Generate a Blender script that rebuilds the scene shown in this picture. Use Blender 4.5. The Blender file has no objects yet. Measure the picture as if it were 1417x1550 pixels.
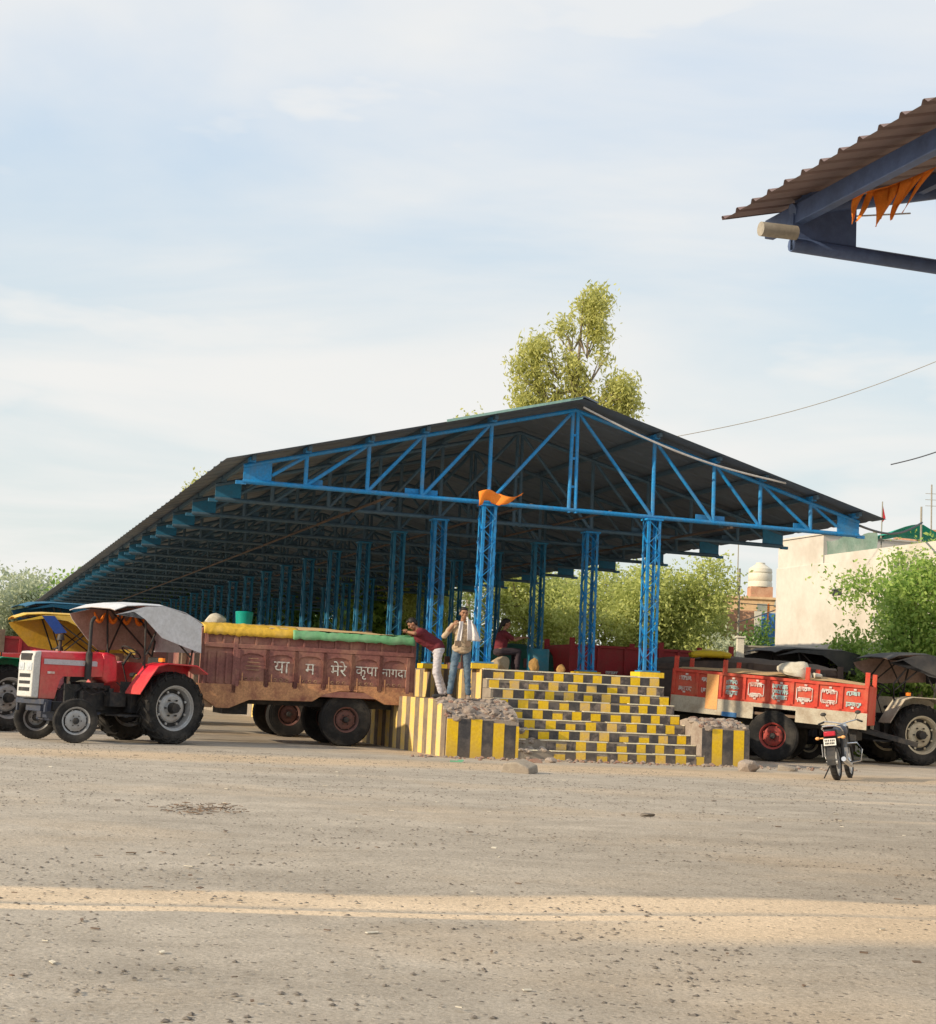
import bpy, math, random
import numpy as np
from math import sin, cos, pi, radians, sqrt
from mathutils import Vector, Matrix
random.seed(7); rng = np.random.default_rng(11)
SC = bpy.context.scene; COL = SC.collection
V = Vector

# ------------------------------------------------------------------ materials
def newmat(name):
    m = bpy.data.materials.new(name); m.use_nodes = True
    nt = m.node_tree; b = nt.nodes['Principled BSDF']
    return m, nt, b
def nd(nt, t, **k):
    n = nt.nodes.new(t)
    for a, v in k.items():
        if a.startswith('i_'):
            n.inputs[a[2:].replace('_', ' ')].default_value = v
        else: setattr(n, a, v)
    return n
def c4(c): return (c[0], c[1], c[2], 1)
def paint(name, col, dirt=(.20, .15, .10), amt=.35, rough=.55, scale=3., metal=0., bump=.0, var=.25, spec=.4, low=None):
    m, nt, b = newmat(name); L = nt.links.new
    tc = nd(nt, 'ShaderNodeTexCoord')
    n1 = nd(nt, 'ShaderNodeTexNoise', i_Scale=scale, i_Detail=8., i_Roughness=.65)
    n2 = nd(nt, 'ShaderNodeTexNoise', i_Scale=scale*7.3, i_Detail=6., i_Roughness=.7)
    L(tc.outputs['Object'], n1.inputs['Vector']); L(tc.outputs['Object'], n2.inputs['Vector'])
    r = nd(nt, 'ShaderNodeValToRGB'); r.color_ramp.elements[0].position = .45; r.color_ramp.elements[1].position = .72
    L(n1.outputs['Fac'], r.inputs['Fac'])
    r2 = nd(nt, 'ShaderNodeValToRGB'); r2.color_ramp.elements[0].position = .3; r2.color_ramp.elements[1].position = .75
    r2.color_ramp.elements[0].color = c4([x*(1-var) for x in col]); r2.color_ramp.elements[1].color = c4([min(1, x*(1+var*.6)) for x in col])
    L(n2.outputs['Fac'], r2.inputs['Fac'])
    mu = nd(nt, 'ShaderNodeMath', operation='MULTIPLY'); mu.inputs[1].default_value = amt*1.6; mu.use_clamp = True
    L(r.outputs['Color'], mu.inputs[0])
    mx = nd(nt, 'ShaderNodeMix', data_type='RGBA'); L(mu.outputs[0], mx.inputs['Factor'])
    L(r2.outputs['Color'], mx.inputs['A']); mx.inputs['B'].default_value = c4(dirt)
    out = mx.outputs['Result']
    if low is not None:   # dust kicked up on the lower part of the thing
        sp = nd(nt, 'ShaderNodeSeparateXYZ'); L(tc.outputs['Object'], sp.inputs[0])
        mr = nd(nt, 'ShaderNodeMapRange'); mr.inputs['From Min'].default_value = low[0]; mr.inputs['From Max'].default_value = low[1]
        mr.inputs['To Min'].default_value = low[2]; mr.inputs['To Max'].default_value = 0
        L(sp.outputs['Z'], mr.inputs['Value'])
        ml = nd(nt, 'ShaderNodeMath', operation='MULTIPLY'); L(mr.outputs[0], ml.inputs[0]); L(n2.outputs['Fac'], ml.inputs[1])
        m2 = nd(nt, 'ShaderNodeMix', data_type='RGBA'); L(ml.outputs[0], m2.inputs['Factor']); L(out, m2.inputs['A']); m2.inputs['B'].default_value = (.36, .27, .18, 1)
        out = m2.outputs['Result']
    L(out, b.inputs['Base Color'])
    b.inputs['Roughness'].default_value = rough; b.inputs['Metallic'].default_value = metal
    b.inputs['Specular IOR Level'].default_value = spec
    if bump:
        bp = nd(nt, 'ShaderNodeBump'); bp.inputs['Strength'].default_value = bump; bp.inputs['Distance'].default_value = .02
        L(n2.outputs['Fac'], bp.inputs['Height']); L(bp.outputs[0], b.inputs['Normal'])
    return m
def leafmat(name, c1, c2, trans=.35):
    m, nt, b = newmat(name); L = nt.links.new
    g = nd(nt, 'ShaderNodeNewGeometry'); tc = nd(nt, 'ShaderNodeTexCoord')
    n = nd(nt, 'ShaderNodeTexNoise', i_Scale=.9, i_Detail=3.); L(tc.outputs['Object'], n.inputs['Vector'])
    ad = nd(nt, 'ShaderNodeMath', operation='ADD'); L(g.outputs['Random Per Island'], ad.inputs[0]); L(n.outputs['Fac'], ad.inputs[1])
    mr = nd(nt, 'ShaderNodeMapRange'); mr.inputs['From Min'].default_value = .35; mr.inputs['From Max'].default_value = 1.5; L(ad.outputs[0], mr.inputs['Value'])
    mx = nd(nt, 'ShaderNodeMix', data_type='RGBA'); L(mr.outputs[0], mx.inputs['Factor']); mx.inputs['A'].default_value = c4(c1); mx.inputs['B'].default_value = c4(c2)
    L(mx.outputs['Result'], b.inputs['Base Color']); b.inputs['Roughness'].default_value = .6; b.inputs['Specular IOR Level'].default_value = .2
    t = nd(nt, 'ShaderNodeBsdfTranslucent'); L(mx.outputs['Result'], t.inputs['Color'])
    ms = nd(nt, 'ShaderNodeMixShader'); ms.inputs[0].default_value = trans
    L(b.outputs[0], ms.inputs[1]); L(t.outputs[0], ms.inputs[2]); L(ms.outputs[0], nt.nodes['Material Output'].inputs['Surface'])
    return m
RUST = (.22, .10, .05); DUST = (.36, .28, .19)
M = {}
M['blue'] = paint('blue steel paint', (.012, .25, .60), (.12, .20, .27), .4, .5, 2.6, var=.35)
M['dimsteel'] = paint('dusty shade-darkened steel', (.07, .14, .21), (.10, .13, .16), .4, .7, 1.5)  # dusty grey steel, with the shade under the roof added to its colour
M['dimblue'] = paint('shade-darkened blue steel', (.02, .19, .36), (.06, .11, .15), .4, .6, 1.5)  # the blue paint again, darkened to carry the shade deep under the roof
M['bluedk'] = paint('blue grey steel paint', (.09, .14, .29), (.05, .07, .12), .4, .5, 1.5)
M['sheet'] = paint('weathered roof sheet', (.125, .165, .22), (.10, .115, .14), .5, .6, .6, var=.2)
M['sheet2'] = paint('old roof sheet underside', (.25, .19, .185), (.19, .125, .12), .6, .75, .5, var=.25)
M['rustsheet'] = paint('rusty sheet edge', (.25, .15, .12), (.14, .10, .10), .6, .8, 1.)
M['yellow'] = paint('yellow kerb paint', (1.0, .60, .012), (.62, .42, .18), .25, .7, 3., bump=.3, low=(-.1, .35, .9))
M['black'] = paint('black kerb paint', (.065, .062, .066), (.25, .21, .18), .4, .75, 4., bump=.3, low=(-.1, .35, .6))
M['yellow2'] = paint('chipped yellow kerb paint', (.92, .58, .10), (.62, .46, .30), .6, .8, 6., bump=.5)
M['black2'] = paint('chipped black kerb paint', (.09, .078, .076), (.32, .26, .22), .7, .8, 7., bump=.5)
M['yellow3'] = paint('dusty faded yellow kerb paint', (.86, .60, .18), (.62, .48, .30), .65, .8, 5., bump=.4)
M['greyst'] = paint('faded dark kerb paint', (.20, .155, .12), (.35, .27, .16), .6, .8, 3., bump=.3)
M['conc'] = paint('worn concrete', (.36, .31, .25), (.22, .18, .15), .5, .9, 5., bump=.8)
M['rubble'] = paint('broken rubble', (.38, .32, .27), (.22, .16, .13), .6, .95, 4., bump=1.)
M['brick'] = paint('broken brick', (.33, .19, .14), (.30, .24, .20), .6, .95, 5., bump=1.)
M['tyre'] = paint('dusty rubber', (.020, .020, .021), (.085, .077, .068), .45, .85, 3., bump=.3, spec=.25)
M['steel'] = paint('grey wheel paint', (.42, .43, .44), (.24, .20, .17), .4, .45, 4., metal=.3)
M['cream'] = paint('cream wheel paint', (.62, .56, .42), (.32, .25, .17), .45, .5, 3.)
M['redrim'] = paint('red wheel paint', (.38, .05, .04), (.2, .10, .08), .4, .6, 4.)
M['brownrim'] = paint('rusty wheel paint', (.17, .08, .07), (.10, .06, .05), .5, .7, 5.)
M['iron'] = paint('black greasy iron', (.022, .023, .026), (.085, .07, .055), .45, .6, 6., bump=.2)
M['navy'] = paint('dark blue grey iron', (.04, .05, .08), (.10, .09, .08), .4, .5, 6.)
M['redpaint'] = paint('tractor red paint', (.66, .018, .040), (.42, .14, .10), .4, .38, 2., spec=.5, low=(.55, 1.35, .75))
M['greenpaint'] = paint('tractor green paint', (.0, .34, .16), (.10, .22, .15), .25, .35, 2.)
M['whitepaint'] = paint('off white paint', (.60, .60, .58), (.35, .33, .30), .3, .4, 4.)
M['silver'] = paint('silver decal', (.50, .48, .52), (.3, .28, .3), .2, .4, 8.)
M['lettering'] = paint('pale lettering', (.72, .68, .64), (.50, .20, .15), .75, .6, 8.)
M['fadedletter'] = paint('faded lettering', (.64, .68, .64), (.28, .16, .14), .95, .7, 16.)
M['cyanletter'] = paint('pale cyan lettering', (.42, .66, .66), (.5, .3, .25), .8, .7, 16.)
M['glass'] = paint('lamp glass', (.55, .6, .65), (.3, .3, .3), .1, .08, 9., spec=.8)
M['orange'] = paint('orange cloth', (1.0, .27, .03), (.95, .20, .02), .3, .8, 5.)
M['canvas'] = paint('white canvas', (.64, .66, .70), (.48, .48, .48), .35, .85, 2., bump=.15)
M['brownin'] = paint('brown canvas lining', (.42, .30, .25), (.14, .10, .09), .4, .9, 3.)
M['yellowtarp'] = paint('yellow tarpaulin', (.75, .47, .05), (.70, .50, .20), .35, .55, 2.)
M['greentarp'] = paint('green tarpaulin', (.16, .42, .20), (.28, .45, .28), .4, .55, 2.)
M['bluetarp'] = paint('blue tarpaulin', (.02, .07, .32), (.05, .08, .25), .3, .5, 3.)
M['bluecan'] = paint('blue canvas', (.01, .13, .24), (.04, .10, .16), .4, .7, 3.)
M['blackcan'] = paint('black canvas', (.055, .058, .065), (.12, .11, .10), .45, .75, 2., bump=.15)
M['browncan'] = paint('dark brown canvas', (.085, .065, .058), (.16, .11, .08), .6, .9, 1.5, bump=.3)
M['dkgreen'] = paint('dark green tarpaulin', (.012, .10, .075), (.05, .12, .08), .4, .7, 1.5)
M['trailer'] = paint('maroon trailer paint', (.25, .10, .088), (.44, .24, .16), .45, .65, 2.5, bump=.25, var=.35)
M['trailerlo'] = paint('worn trailer base paint', (.58, .30, .15), (.22, .08, .06), .6, .7, 4., bump=.3, var=.4)
M['trailertan'] = paint('bare trailer iron', (.42, .27, .16), (.20, .10, .06), .6, .75, 3., bump=.3)
M['redtr'] = paint('vermilion trailer paint', (.60, .055, .03), (.48, .18, .10), .4, .55, 3., var=.3)
M['redtr2'] = paint('deep red trailer paint', (.34, .02, .025), (.22, .05, .04), .4, .6, 3.)
M['creamtr'] = paint('cream trailer sill', (.55, .50, .40), (.30, .22, .15), .5, .7, 4., bump=.2)
M['orangetr'] = paint('orange trailer paint', (.95, .45, .16), (.7, .4, .2), .4, .6, 4.)
M['teal'] = paint('teal drum plastic', (.0, .33, .26), (.02, .28, .24), .3, .4, 5.)
M['tealblue'] = paint('blue drum paint', (.01, .15, .22), (.05, .12, .15), .5, .6, 5.)
M['sack'] = paint('woven sack', (.50, .42, .30), (.35, .26, .17), .5, .9, 6., bump=.3)
M['ochresack'] = paint('ochre sack', (.46, .27, .09), (.3, .18, .08), .5, .9, 6., bump=.4)
M['whitesack'] = paint('white woven sack', (.66, .62, .52), (.42, .36, .26), .4, .85, 6., bump=.3)
M['grain'] = paint('heaped grain', (.62, .42, .22), (.48, .30, .15), .4, .95, 8., bump=.6)
M['wood'] = paint('old timber', (.20, .14, .10), (.10, .07, .05), .5, .85, 6., bump=.3)
M['chrome'] = paint('chrome', (.75, .76, .78), (.4, .4, .4), .15, .15, 8., metal=.9)
M['redlamp'] = paint('red lamp plastic', (.50, .01, .03), (.4, .02, .04), .2, .15, 8., spec=.8)
M['plate'] = paint('number plate', (.80, .80, .76), (.5, .48, .42), .25, .5, 9.)
M['seat'] = paint('black vinyl', (.02, .02, .022), (.08, .07, .06), .3, .5, 6.)
M['skin'] = paint('brown skin', (.33, .17, .10), (.26, .12, .08), .3, .55, 6.)
M['hair'] = paint('black hair', (.012, .010, .010), (.03, .02, .02), .3, .6, 20.)
M['maroon'] = paint('maroon shirt cloth', (.16, .022, .032), (.10, .02, .03), .4, .9, 5., bump=.2)
M['paletrou'] = paint('pale grey trouser cloth', (.55, .53, .57), (.42, .40, .44), .4, .9, 5., bump=.2)
M['jeans'] = paint('worn blue denim', (.07, .12, .18), (.20, .26, .31), .5, .9, 5., bump=.2)
M['vest'] = paint('khaki vest cloth', (.50, .39, .27), (.22, .15, .09), .4, .9, 6., bump=.2)
M['greyvest'] = paint('pale shirt cloth', (.50, .36, .28), (.40, .28, .2), .3, .9, 6.)
M['whitecloth'] = paint('white cloth', (.74, .71, .72), (.6, .56, .56), .3, .9, 5., bump=.2)
M['dkcloth'] = paint('dark cloth', (.04, .03, .04), (.08, .05, .06), .4, .9, 5.)
M['shoe'] = paint('grey shoe', (.30, .24, .20), (.15, .12, .1), .4, .8, 8.)
M['white wall'] = paint('cream plaster', (.63, .59, .53), (.47, .42, .36), .6, .9, .7, var=.10)
M['grey wall'] = paint('grey plaster', (.30, .33, .30), (.22, .24, .22), .4, .9, 1.2)
M['net'] = paint('green shade net', (.0, .38, .26), (.05, .34, .26), .3, .8, 2.)
M['netdk'] = paint('dull green netting', (.16, .24, .20), (.3, .33, .3), .4, .9, 2.)
M['peach'] = paint('peach plaster', (.68, .48, .28), (.55, .36, .22), .4, .9, 1.)
M['brickwall'] = paint('brick wall', (.50, .27, .17), (.58, .38, .25), .5, .9, 3.)
M['bluepanel'] = paint('blue painted door', (.05, .20, .48), (.12, .25, .45), .3, .7, 2.)
M['dkwin'] = paint('dark opening', (.03, .03, .035), (.06, .05, .05), .3, .6, 3.)
M['tank'] = paint('cream plastic tank', (.70, .66, .55), (.55, .5, .4), .3, .6, 3.)
M['pole'] = paint('weathered pole', (.34, .31, .26), (.2, .18, .15), .4, .9, 3.)
M['cable'] = paint('black cable', (.07, .07, .08), (.1, .1, .1), .2, .7, 3.)
M['palecable'] = paint('pale cable', (.62, .60, .58), (.4, .38, .36), .3, .7, 3.)
M['yellowpad'] = paint('yellow plastic sheet', (.78, .55, .02), (.55, .4, .05), .4, .6, 8.)
M['redflag'] = paint('red flag cloth', (.55, .04, .05), (.4, .03, .04), .3, .8, 5.)
M['bark'] = paint('pale bark', (.30, .25, .19), (.16, .12, .09), .5, .95, 3., bump=.8)
M['pinkshirt'] = paint('dusty pink shirt', (.45, .16, .20), (.4, .2, .2), .3, .9, 4.)
M['leafA'] = leafmat('olive yellow leaves', (.30, .35, .09), (.66, .70, .26), .5)
M['leafB'] = leafmat('fresh green leaves', (.17, .32, .06), (.48, .62, .18), .5)
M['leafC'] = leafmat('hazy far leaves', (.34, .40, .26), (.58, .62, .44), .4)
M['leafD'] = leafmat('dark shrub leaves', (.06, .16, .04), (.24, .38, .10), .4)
M['leafE'] = leafmat('golden green leaves', (.36, .38, .12), (.72, .71, .26), .55)
M['pebble'] = paint('dark gravel', (.16, .14, .12), (.26, .22, .18), .5, .9, 1.)
M['scrap'] = paint('green plastic scrap', (.16, .42, .26), (.2, .5, .3), .3, .6, 9.)

# ------------------------------------------------------------------ mesh builder
class MB:
    def __init__(s): s.v = []; s.f = []; s.m = []; s.M = Matrix.Identity(4)
    def add(s, vs, fs, m=0, X=None):
        o = len(s.v); T = s.M if X is None else s.M @ X
        s.v += [tuple(T @ V(p)) for p in vs]; s.f += [tuple(i+o for i in f) for f in fs]; s.m += [m]*len(fs)
    def box(s, c, d, m=0, X=None, tx=1., ty=1.):
        x, y, z = [a/2 for a in d]; cx, cy, cz = c
        vs = [(cx-x, cy-y, cz-z), (cx+x, cy-y, cz-z), (cx+x, cy+y, cz-z), (cx-x, cy+y, cz-z),
              (cx-x*tx, cy-y*ty, cz+z), (cx+x*tx, cy-y*ty, cz+z), (cx+x*tx, cy+y*ty, cz+z), (cx-x*tx, cy+y*ty, cz+z)]
        s.add(vs, [(0,3,2,1),(4,5,6,7),(0,1,5,4),(1,2,6,5),(2,3,7,6),(3,0,4,7)], m, X)
    def frame(s, p, q, up=(0,0,1)):
        p = V(p); q = V(q); d = (q-p); L = d.length; d = d/max(L, 1e-9); u = V(up)
        if abs(d.dot(u)) > .98: u = V((0, 1, 0)) if abs(d.y) < .9 else V((1, 0, 0))
        a = d.cross(u).normalized(); b = a.cross(d).normalized()
        return p, q, d, a, b, L
    def bar(s, p, q, w, h, m=0, up=(0,0,1)):
        p, q, d, a, b, L = s.frame(p, q, up); vs = []
        for e in (p, q):
            for i, j in ((-1,-1),(1,-1),(1,1),(-1,1)): vs.append(e+a*(i*w/2)+b*(j*h/2))
        s.add(vs, [(0,3,2,1),(4,5,6,7),(0,1,5,4),(1,2,6,5),(2,3,7,6),(3,0,4,7)], m)
    def tube(s, p, q, r, r2=None, n=10, m=0, cap=True):
        r2 = r if r2 is None else r2; p, q, d, a, b, L = s.frame(p, q); vs = []
        for e, R in ((p, r), (q, r2)):
            for i in range(n): t = 2*pi*i/n; vs.append(e+a*(R*cos(t))+b*(R*sin(t)))
        fs = [(i, (i+1) % n, n+(i+1) % n, n+i) for i in range(n)]
        if cap: fs += [tuple(range(n))[::-1], tuple(range(n, 2*n))]
        s.add(vs, fs, m)
    def path(s, pts, r, n=8, m=0, radii=None):
        pts = [V(p) for p in pts]; vs = []; fs = []
        for k, p in enumerate(pts):
            d = (pts[min(k+1, len(pts)-1)]-pts[max(k-1, 0)]).normalized(); u = V((0, 0, 1))
            if abs(d.dot(u)) > .95: u = V((0, 1, 0))
            a = d.cross(u).normalized(); b = a.cross(d).normalized(); R = radii[k] if radii else r
            for i in range(n): t = 2*pi*i/n; vs.append(p+a*(R*cos(t))+b*(R*sin(t)))
        for k in range(len(pts)-1):
            for i in range(n): fs.append((k*n+i, k*n+(i+1) % n, (k+1)*n+(i+1) % n, (k+1)*n+i))
        fs += [tuple(range(n))[::-1], tuple(range((len(pts)-1)*n, len(pts)*n))]
        s.add(vs, fs, m)
    def lathe(s, prof, o=(0,0,0), ax=(0,1,0), n=32, m=0, cap=False):
        o = V(o); p, q, d, a, b, L = s.frame(o, o+V(ax)); vs = []; fs = []; K = len(prof)
        for r, h in prof:
            for i in range(n): t = 2*pi*i/n; vs.append(o+d*h+a*(r*cos(t))+b*(r*sin(t)))
        for k in range(K-1):
            for i in range(n): fs.append((k*n+i, k*n+(i+1) % n, (k+1)*n+(i+1) % n, (k+1)*n+i))
        if cap and prof[0][0] > 1e-4: fs.append(tuple(range(n))[::-1])
        if cap and prof[-1][0] > 1e-4: fs.append(tuple(range((K-1)*n, K*n)))
        s.add(vs, fs, m)
    def prism(s, poly, y0, y1, m=0, ax='y'):
        n = len(poly)
        def P(a, b, c): return {'y': (a, c, b), 'x': (c, a, b), 'z': (a, b, c)}[ax]
        vs = [P(a, b, y0) for a, b in poly]+[P(a, b, y1) for a, b in poly]
        fs = [tuple(range(n)), tuple(range(n, 2*n))[::-1]]+[(i, n+i, n+(i+1) % n, (i+1) % n) for i in range(n)]
        s.add(vs, fs, m)
    def rock(s, c, r, m=0, seed=0, sq=(1,1,1), sub=1):
        R = random.Random(seed*7+1)
        t = (1+sqrt(5))/2
        vs = [V(p).normalized() for p in ((-1,t,0),(1,t,0),(-1,-t,0),(1,-t,0),(0,-1,t),(0,1,t),(0,-1,-t),(0,1,-t),(t,0,-1),(t,0,1),(-t,0,-1),(-t,0,1))]
        fs = [(0,11,5),(0,5,1),(0,1,7),(0,7,10),(0,10,11),(1,5,9),(5,11,4),(11,10,2),(10,7,6),(7,1,8),(3,9,4),(3,4,2),(3,2,6),(3,6,8),(3,8,9),(4,9,5),(2,4,11),(6,2,10),(8,6,7),(9,8,1)]
        for _ in range(sub):
            mid = {}; nf = []
            def g(a, b):
                k = (min(a, b), max(a, b))
                if k not in mid: vs.append(((vs[a]+vs[b])/2).normalized()); mid[k] = len(vs)-1
                return mid[k]
            for a, b, d3 in fs:
                x, y, z = g(a, b), g(b, d3), g(d3, a); nf += [(a,x,z),(b,y,x),(d3,z,y),(x,y,z)]
            fs = nf
        pl = [(V((R.gauss(0,1), R.gauss(0,1), R.gauss(0,1))).normalized(), R.uniform(.48, .85)) for _ in range(13)]
        out = []
        for v in vs:
            k = 1.
            for n_, d_ in pl:
                q = v.dot(n_)
                if q > 1e-3: k = min(k, d_/q)
            k *= R.uniform(.985, 1.015)
            out.append((c[0]+v.x*k*r*sq[0], c[1]+v.y*k*r*sq[1], c[2]+v.z*k*r*sq[2]))
        s.add(out, fs, m)
def link(name, me, parent=None):
    o = bpy.data.objects.new(name, me); COL.objects.link(o)
    if parent: o.parent = parent
    return o
def P(name, mb, mats, parent=None, flat=False, bevel=0, label=None):
    me = bpy.data.meshes.new(name); me.from_pydata(mb.v, [], mb.f)
    if not isinstance(mats, (list, tuple)): mats = [mats]
    for m in mats: me.materials.append(M[m] if isinstance(m, str) else m)
    me.polygons.foreach_set('material_index', mb.m)
    if not flat:
        me.polygons.foreach_set('use_smooth', [True]*len(mb.f)); me.update(); me.set_sharp_from_angle(angle=radians(38))
    me.update(); o = link(name, me, parent)
    if bevel:
        b = o.modifiers.new('bevel', 'BEVEL'); b.width = bevel; b.segments = 2; b.limit_method = 'ANGLE'; b.angle_limit = radians(50)
    if label: o['label'] = label
    return o
def tag(o, label, cat, group=None, kind=None):
    if label: o['label'] = label
    if cat: o['category'] = cat
    if group: o['group'] = group
    if kind: o['kind'] = kind
    return o
def thing(name, label, cat, loc=(0,0,0), rz=0, group=None, kind=None):
    o = bpy.data.objects.new(name, None); COL.objects.link(o); o.location = loc; o.rotation_euler = (0, 0, rz); o.empty_display_size = .3
    return tag(o, label, cat, group, kind)
def copy_tree(o, parent=None):
    c = o.copy(); COL.objects.link(c); c.parent = parent
    for ch in list(o.children): copy_tree(ch, c)
    return c
TH = .3224; OX, OY = 2.185, 31.92          # the market shed: its own frame, t across the gable, k along the roof
def S(t, k, z=0.): return V((OX+t*cos(TH)-k*sin(TH), OY+t*sin(TH)+k*cos(TH), z))

# ------------------------------------------------------------------ camera, world, sun
cam = bpy.data.cameras.new('camera'); co = bpy.data.objects.new('camera', cam); COL.objects.link(co)
cam.sensor_fit = 'HORIZONTAL'; cam.sensor_width = 36; cam.lens = 36*2309/1417; cam.clip_end = 3000; cam.clip_start = .1
co.matrix_world = Matrix.Translation((0, 0, 1.22)) @ Matrix.Rotation(pi/2+.1173, 4, 'X') @ Matrix.Rotation(.047, 4, 'Z')
SC.camera = co
SUN_EL, SUN_AZ = radians(22), radians(29)
sun = bpy.data.lights.new('sun', 'SUN'); sun.energy = 4.8; sun.angle = radians(.6); sun.color = (1, .83, .60)
so = bpy.data.objects.new('sun', sun); COL.objects.link(so)
so.rotation_euler = V((cos(SUN_EL)*cos(SUN_AZ), cos(SUN_EL)*sin(SUN_AZ), -sin(SUN_EL))).to_track_quat('-Z', 'Y').to_euler(); so.location = (-30, 0, 20)
w = bpy.data.worlds.new('World'); SC.world = w; w.use_nodes = True; nt = w.node_tree; L = nt.links.new
bg = nt.nodes['Background']; bg.inputs['Strength'].default_value = .15
sky = nd(nt, 'ShaderNodeTexSky', sky_type='NISHITA', sun_disc=False, sun_elevation=SUN_EL, sun_rotation=radians(241), air_density=1., dust_density=2., ozone_density=1.)
tc = nd(nt, 'ShaderNodeTexCoord')
sp = nd(nt, 'ShaderNodeSeparateXYZ'); L(tc.outputs['Generated'], sp.inputs[0])
# thin streaky cloud: project the view direction on a high flat layer, stretched across
zc = nd(nt, 'ShaderNodeMath', operation='ADD'); L(sp.outputs['Z'], zc.inputs[0]); zc.inputs[1].default_value = .10
dv = nd(nt, 'ShaderNodeVectorMath', operation='DIVIDE'); cb = nd(nt, 'ShaderNodeCombineXYZ')
for k in 'XYZ': L(zc.outputs[0], cb.inputs[k])
L(tc.outputs['Generated'], dv.inputs[0]); L(cb.outputs[0], dv.inputs[1])
mp = nd(nt, 'ShaderNodeMapping'); mp.inputs['Scale'].default_value = (.55, .8, 1); mp.inputs['Rotation'].default_value = (0, 0, radians(-12)); mp.inputs['Location'].default_value = (3.1, 1.7, 0)
L(dv.outputs[0], mp.inputs['Vector'])
n1 = nd(nt, 'ShaderNodeTexNoise', i_Scale=1.1, i_Detail=6., i_Roughness=.52, i_Distortion=.35); L(mp.outputs[0], n1.inputs['Vector'])
n2 = nd(nt, 'ShaderNodeTexNoise', i_Scale=7., i_Detail=5., i_Roughness=.55)
mp2 = nd(nt, 'ShaderNodeMapping'); mp2.inputs['Scale'].default_value = (.45, .45, 1.6); mp2.inputs['Location'].default_value = (.35, .2, .1)
L(tc.outputs['Generated'], mp2.inputs['Vector']); L(mp2.outputs[0], n2.inputs['Vector'])
cr = nd(nt, 'ShaderNodeMapRange', interpolation_type='SMOOTHSTEP'); cr.inputs['From Min'].default_value = .33; cr.inputs['From Max'].default_value = .66; cr.inputs['To Max'].default_value = .9; L(n1.outputs['Fac'], cr.inputs['Value'])
cr2 = nd(nt, 'ShaderNodeMapRange', interpolation_type='SMOOTHSTEP'); cr2.inputs['From Min'].default_value = .50; cr2.inputs['From Max'].default_value = .66; cr2.inputs['To Max'].default_value = .75; L(n2.outputs['Fac'], cr2.inputs['Value'])
mxx = nd(nt, 'ShaderNodeMath', operation='MAXIMUM'); L(cr.outputs[0], mxx.inputs[0]); L(cr2.outputs[0], mxx.inputs[1])
# base blue grading to haze by elevation
hz = nd(nt, 'ShaderNodeMapRange'); hz.inputs['From Min'].default_value = .02; hz.inputs['From Max'].default_value = .38; L(sp.outputs['Z'], hz.inputs['Value'])
rp = nd(nt, 'ShaderNodeValToRGB'); e = rp.color_ramp.elements
e[0].position = 0; e[0].color = (.68, .70, .65, 1); e[1].position = 1; e[1].color = (.48, .60, .74, 1)
x = e.new(.45); x.color = (.56, .65, .68, 1); L(hz.outputs[0], rp.inputs['Fac'])
m0 = nd(nt, 'ShaderNodeMix', data_type='RGBA', blend_type='MULTIPLY'); m0.inputs['Factor'].default_value = 1
gain = nd(nt, 'ShaderNodeMix', data_type='RGBA'); gain.inputs['Factor'].default_value = .12
L(rp.outputs['Color'], m0.inputs['A']); m0.inputs['B'].default_value = (8.3, 8.3, 8.3, 1)
m0.clamp_result = False
L(m0.outputs['Result'], gain.inputs['A']); L(sky.outputs['Color'], gain.inputs['B'])
m1 = nd(nt, 'ShaderNodeMix', data_type='RGBA'); L(mxx.outputs[0], m1.inputs['Factor']); L(gain.outputs['Result'], m1.inputs['A']); m1.inputs['B'].default_value = (6.1, 6.0, 5.8, 1)
L(m1.outputs['Result'], bg.inputs['Color'])
SC.view_settings.view_transform = 'Standard'; SC.view_settings.look = 'None'; SC.view_settings.exposure = 0; SC.view_settings.gamma = 1
SC.cycles.max_bounces = 6; SC.cycles.diffuse_bounces = 3; SC.cycles.glossy_bounces = 2; SC.cycles.transmission_bounces = 3
SC.cycles.use_denoising = True
# ------------------------------------------------------------------ ground
def axis_lines(a, b, st, far):
    l = list(np.arange(a, b+1e-6, st)); o = []; d = st
    x = b
    while x < far: d *= 1.6; x += d; o.append(x)
    p = []; d = st; x = a
    while x > -far: d *= 1.6; x -= d; p.append(x)
    return p[::-1]+l+o
gx = axis_lines(-14, 18, .35, 900); gy = axis_lines(1.5, 34, .3, 1200)
from mathutils import noise as mn
vs = []; fs = []
for j, y in enumerate(gy):
    for i, x_ in enumerate(gx):
        z = 0.
        if -20 < x_ < 25 and 0 < y < 40:
            z = .03*mn.noise(V((x_*.35, y*.5, 0)))+.014*mn.noise(V((x_*1.3, y*1.6, 3)))
            z *= min(1, max(0, (25-y)/6)) if y > 19 else 1
        vs.append((x_, y, z))
n = len(gx)
for j in range(len(gy)-1):
    for i in range(n-1): fs.append((j*n+i, j*n+i+1, (j+1)*n+i+1, (j+1)*n+i))
gm, gt, gb = newmat('dusty gravel yard'); L = gt.links.new
tcg = nd(gt, 'ShaderNodeTexCoord'); src = tcg.outputs['Object']
def gnoise(sc, det=6., ro=.6, mp_=None):
    n_ = nd(gt, 'ShaderNodeTexNoise', i_Scale=sc, i_Detail=det, i_Roughness=ro)
    if mp_:
        q = nd(gt, 'ShaderNodeMapping'); q.inputs['Scale'].default_value = mp_[0]; q.inputs['Rotation'].default_value = (0, 0, mp_[1]); L(src, q.inputs['Vector']); L(q.outputs[0], n_.inputs['Vector'])
    else: L(src, n_.inputs['Vector'])
    return n_.outputs['Fac']
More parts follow.
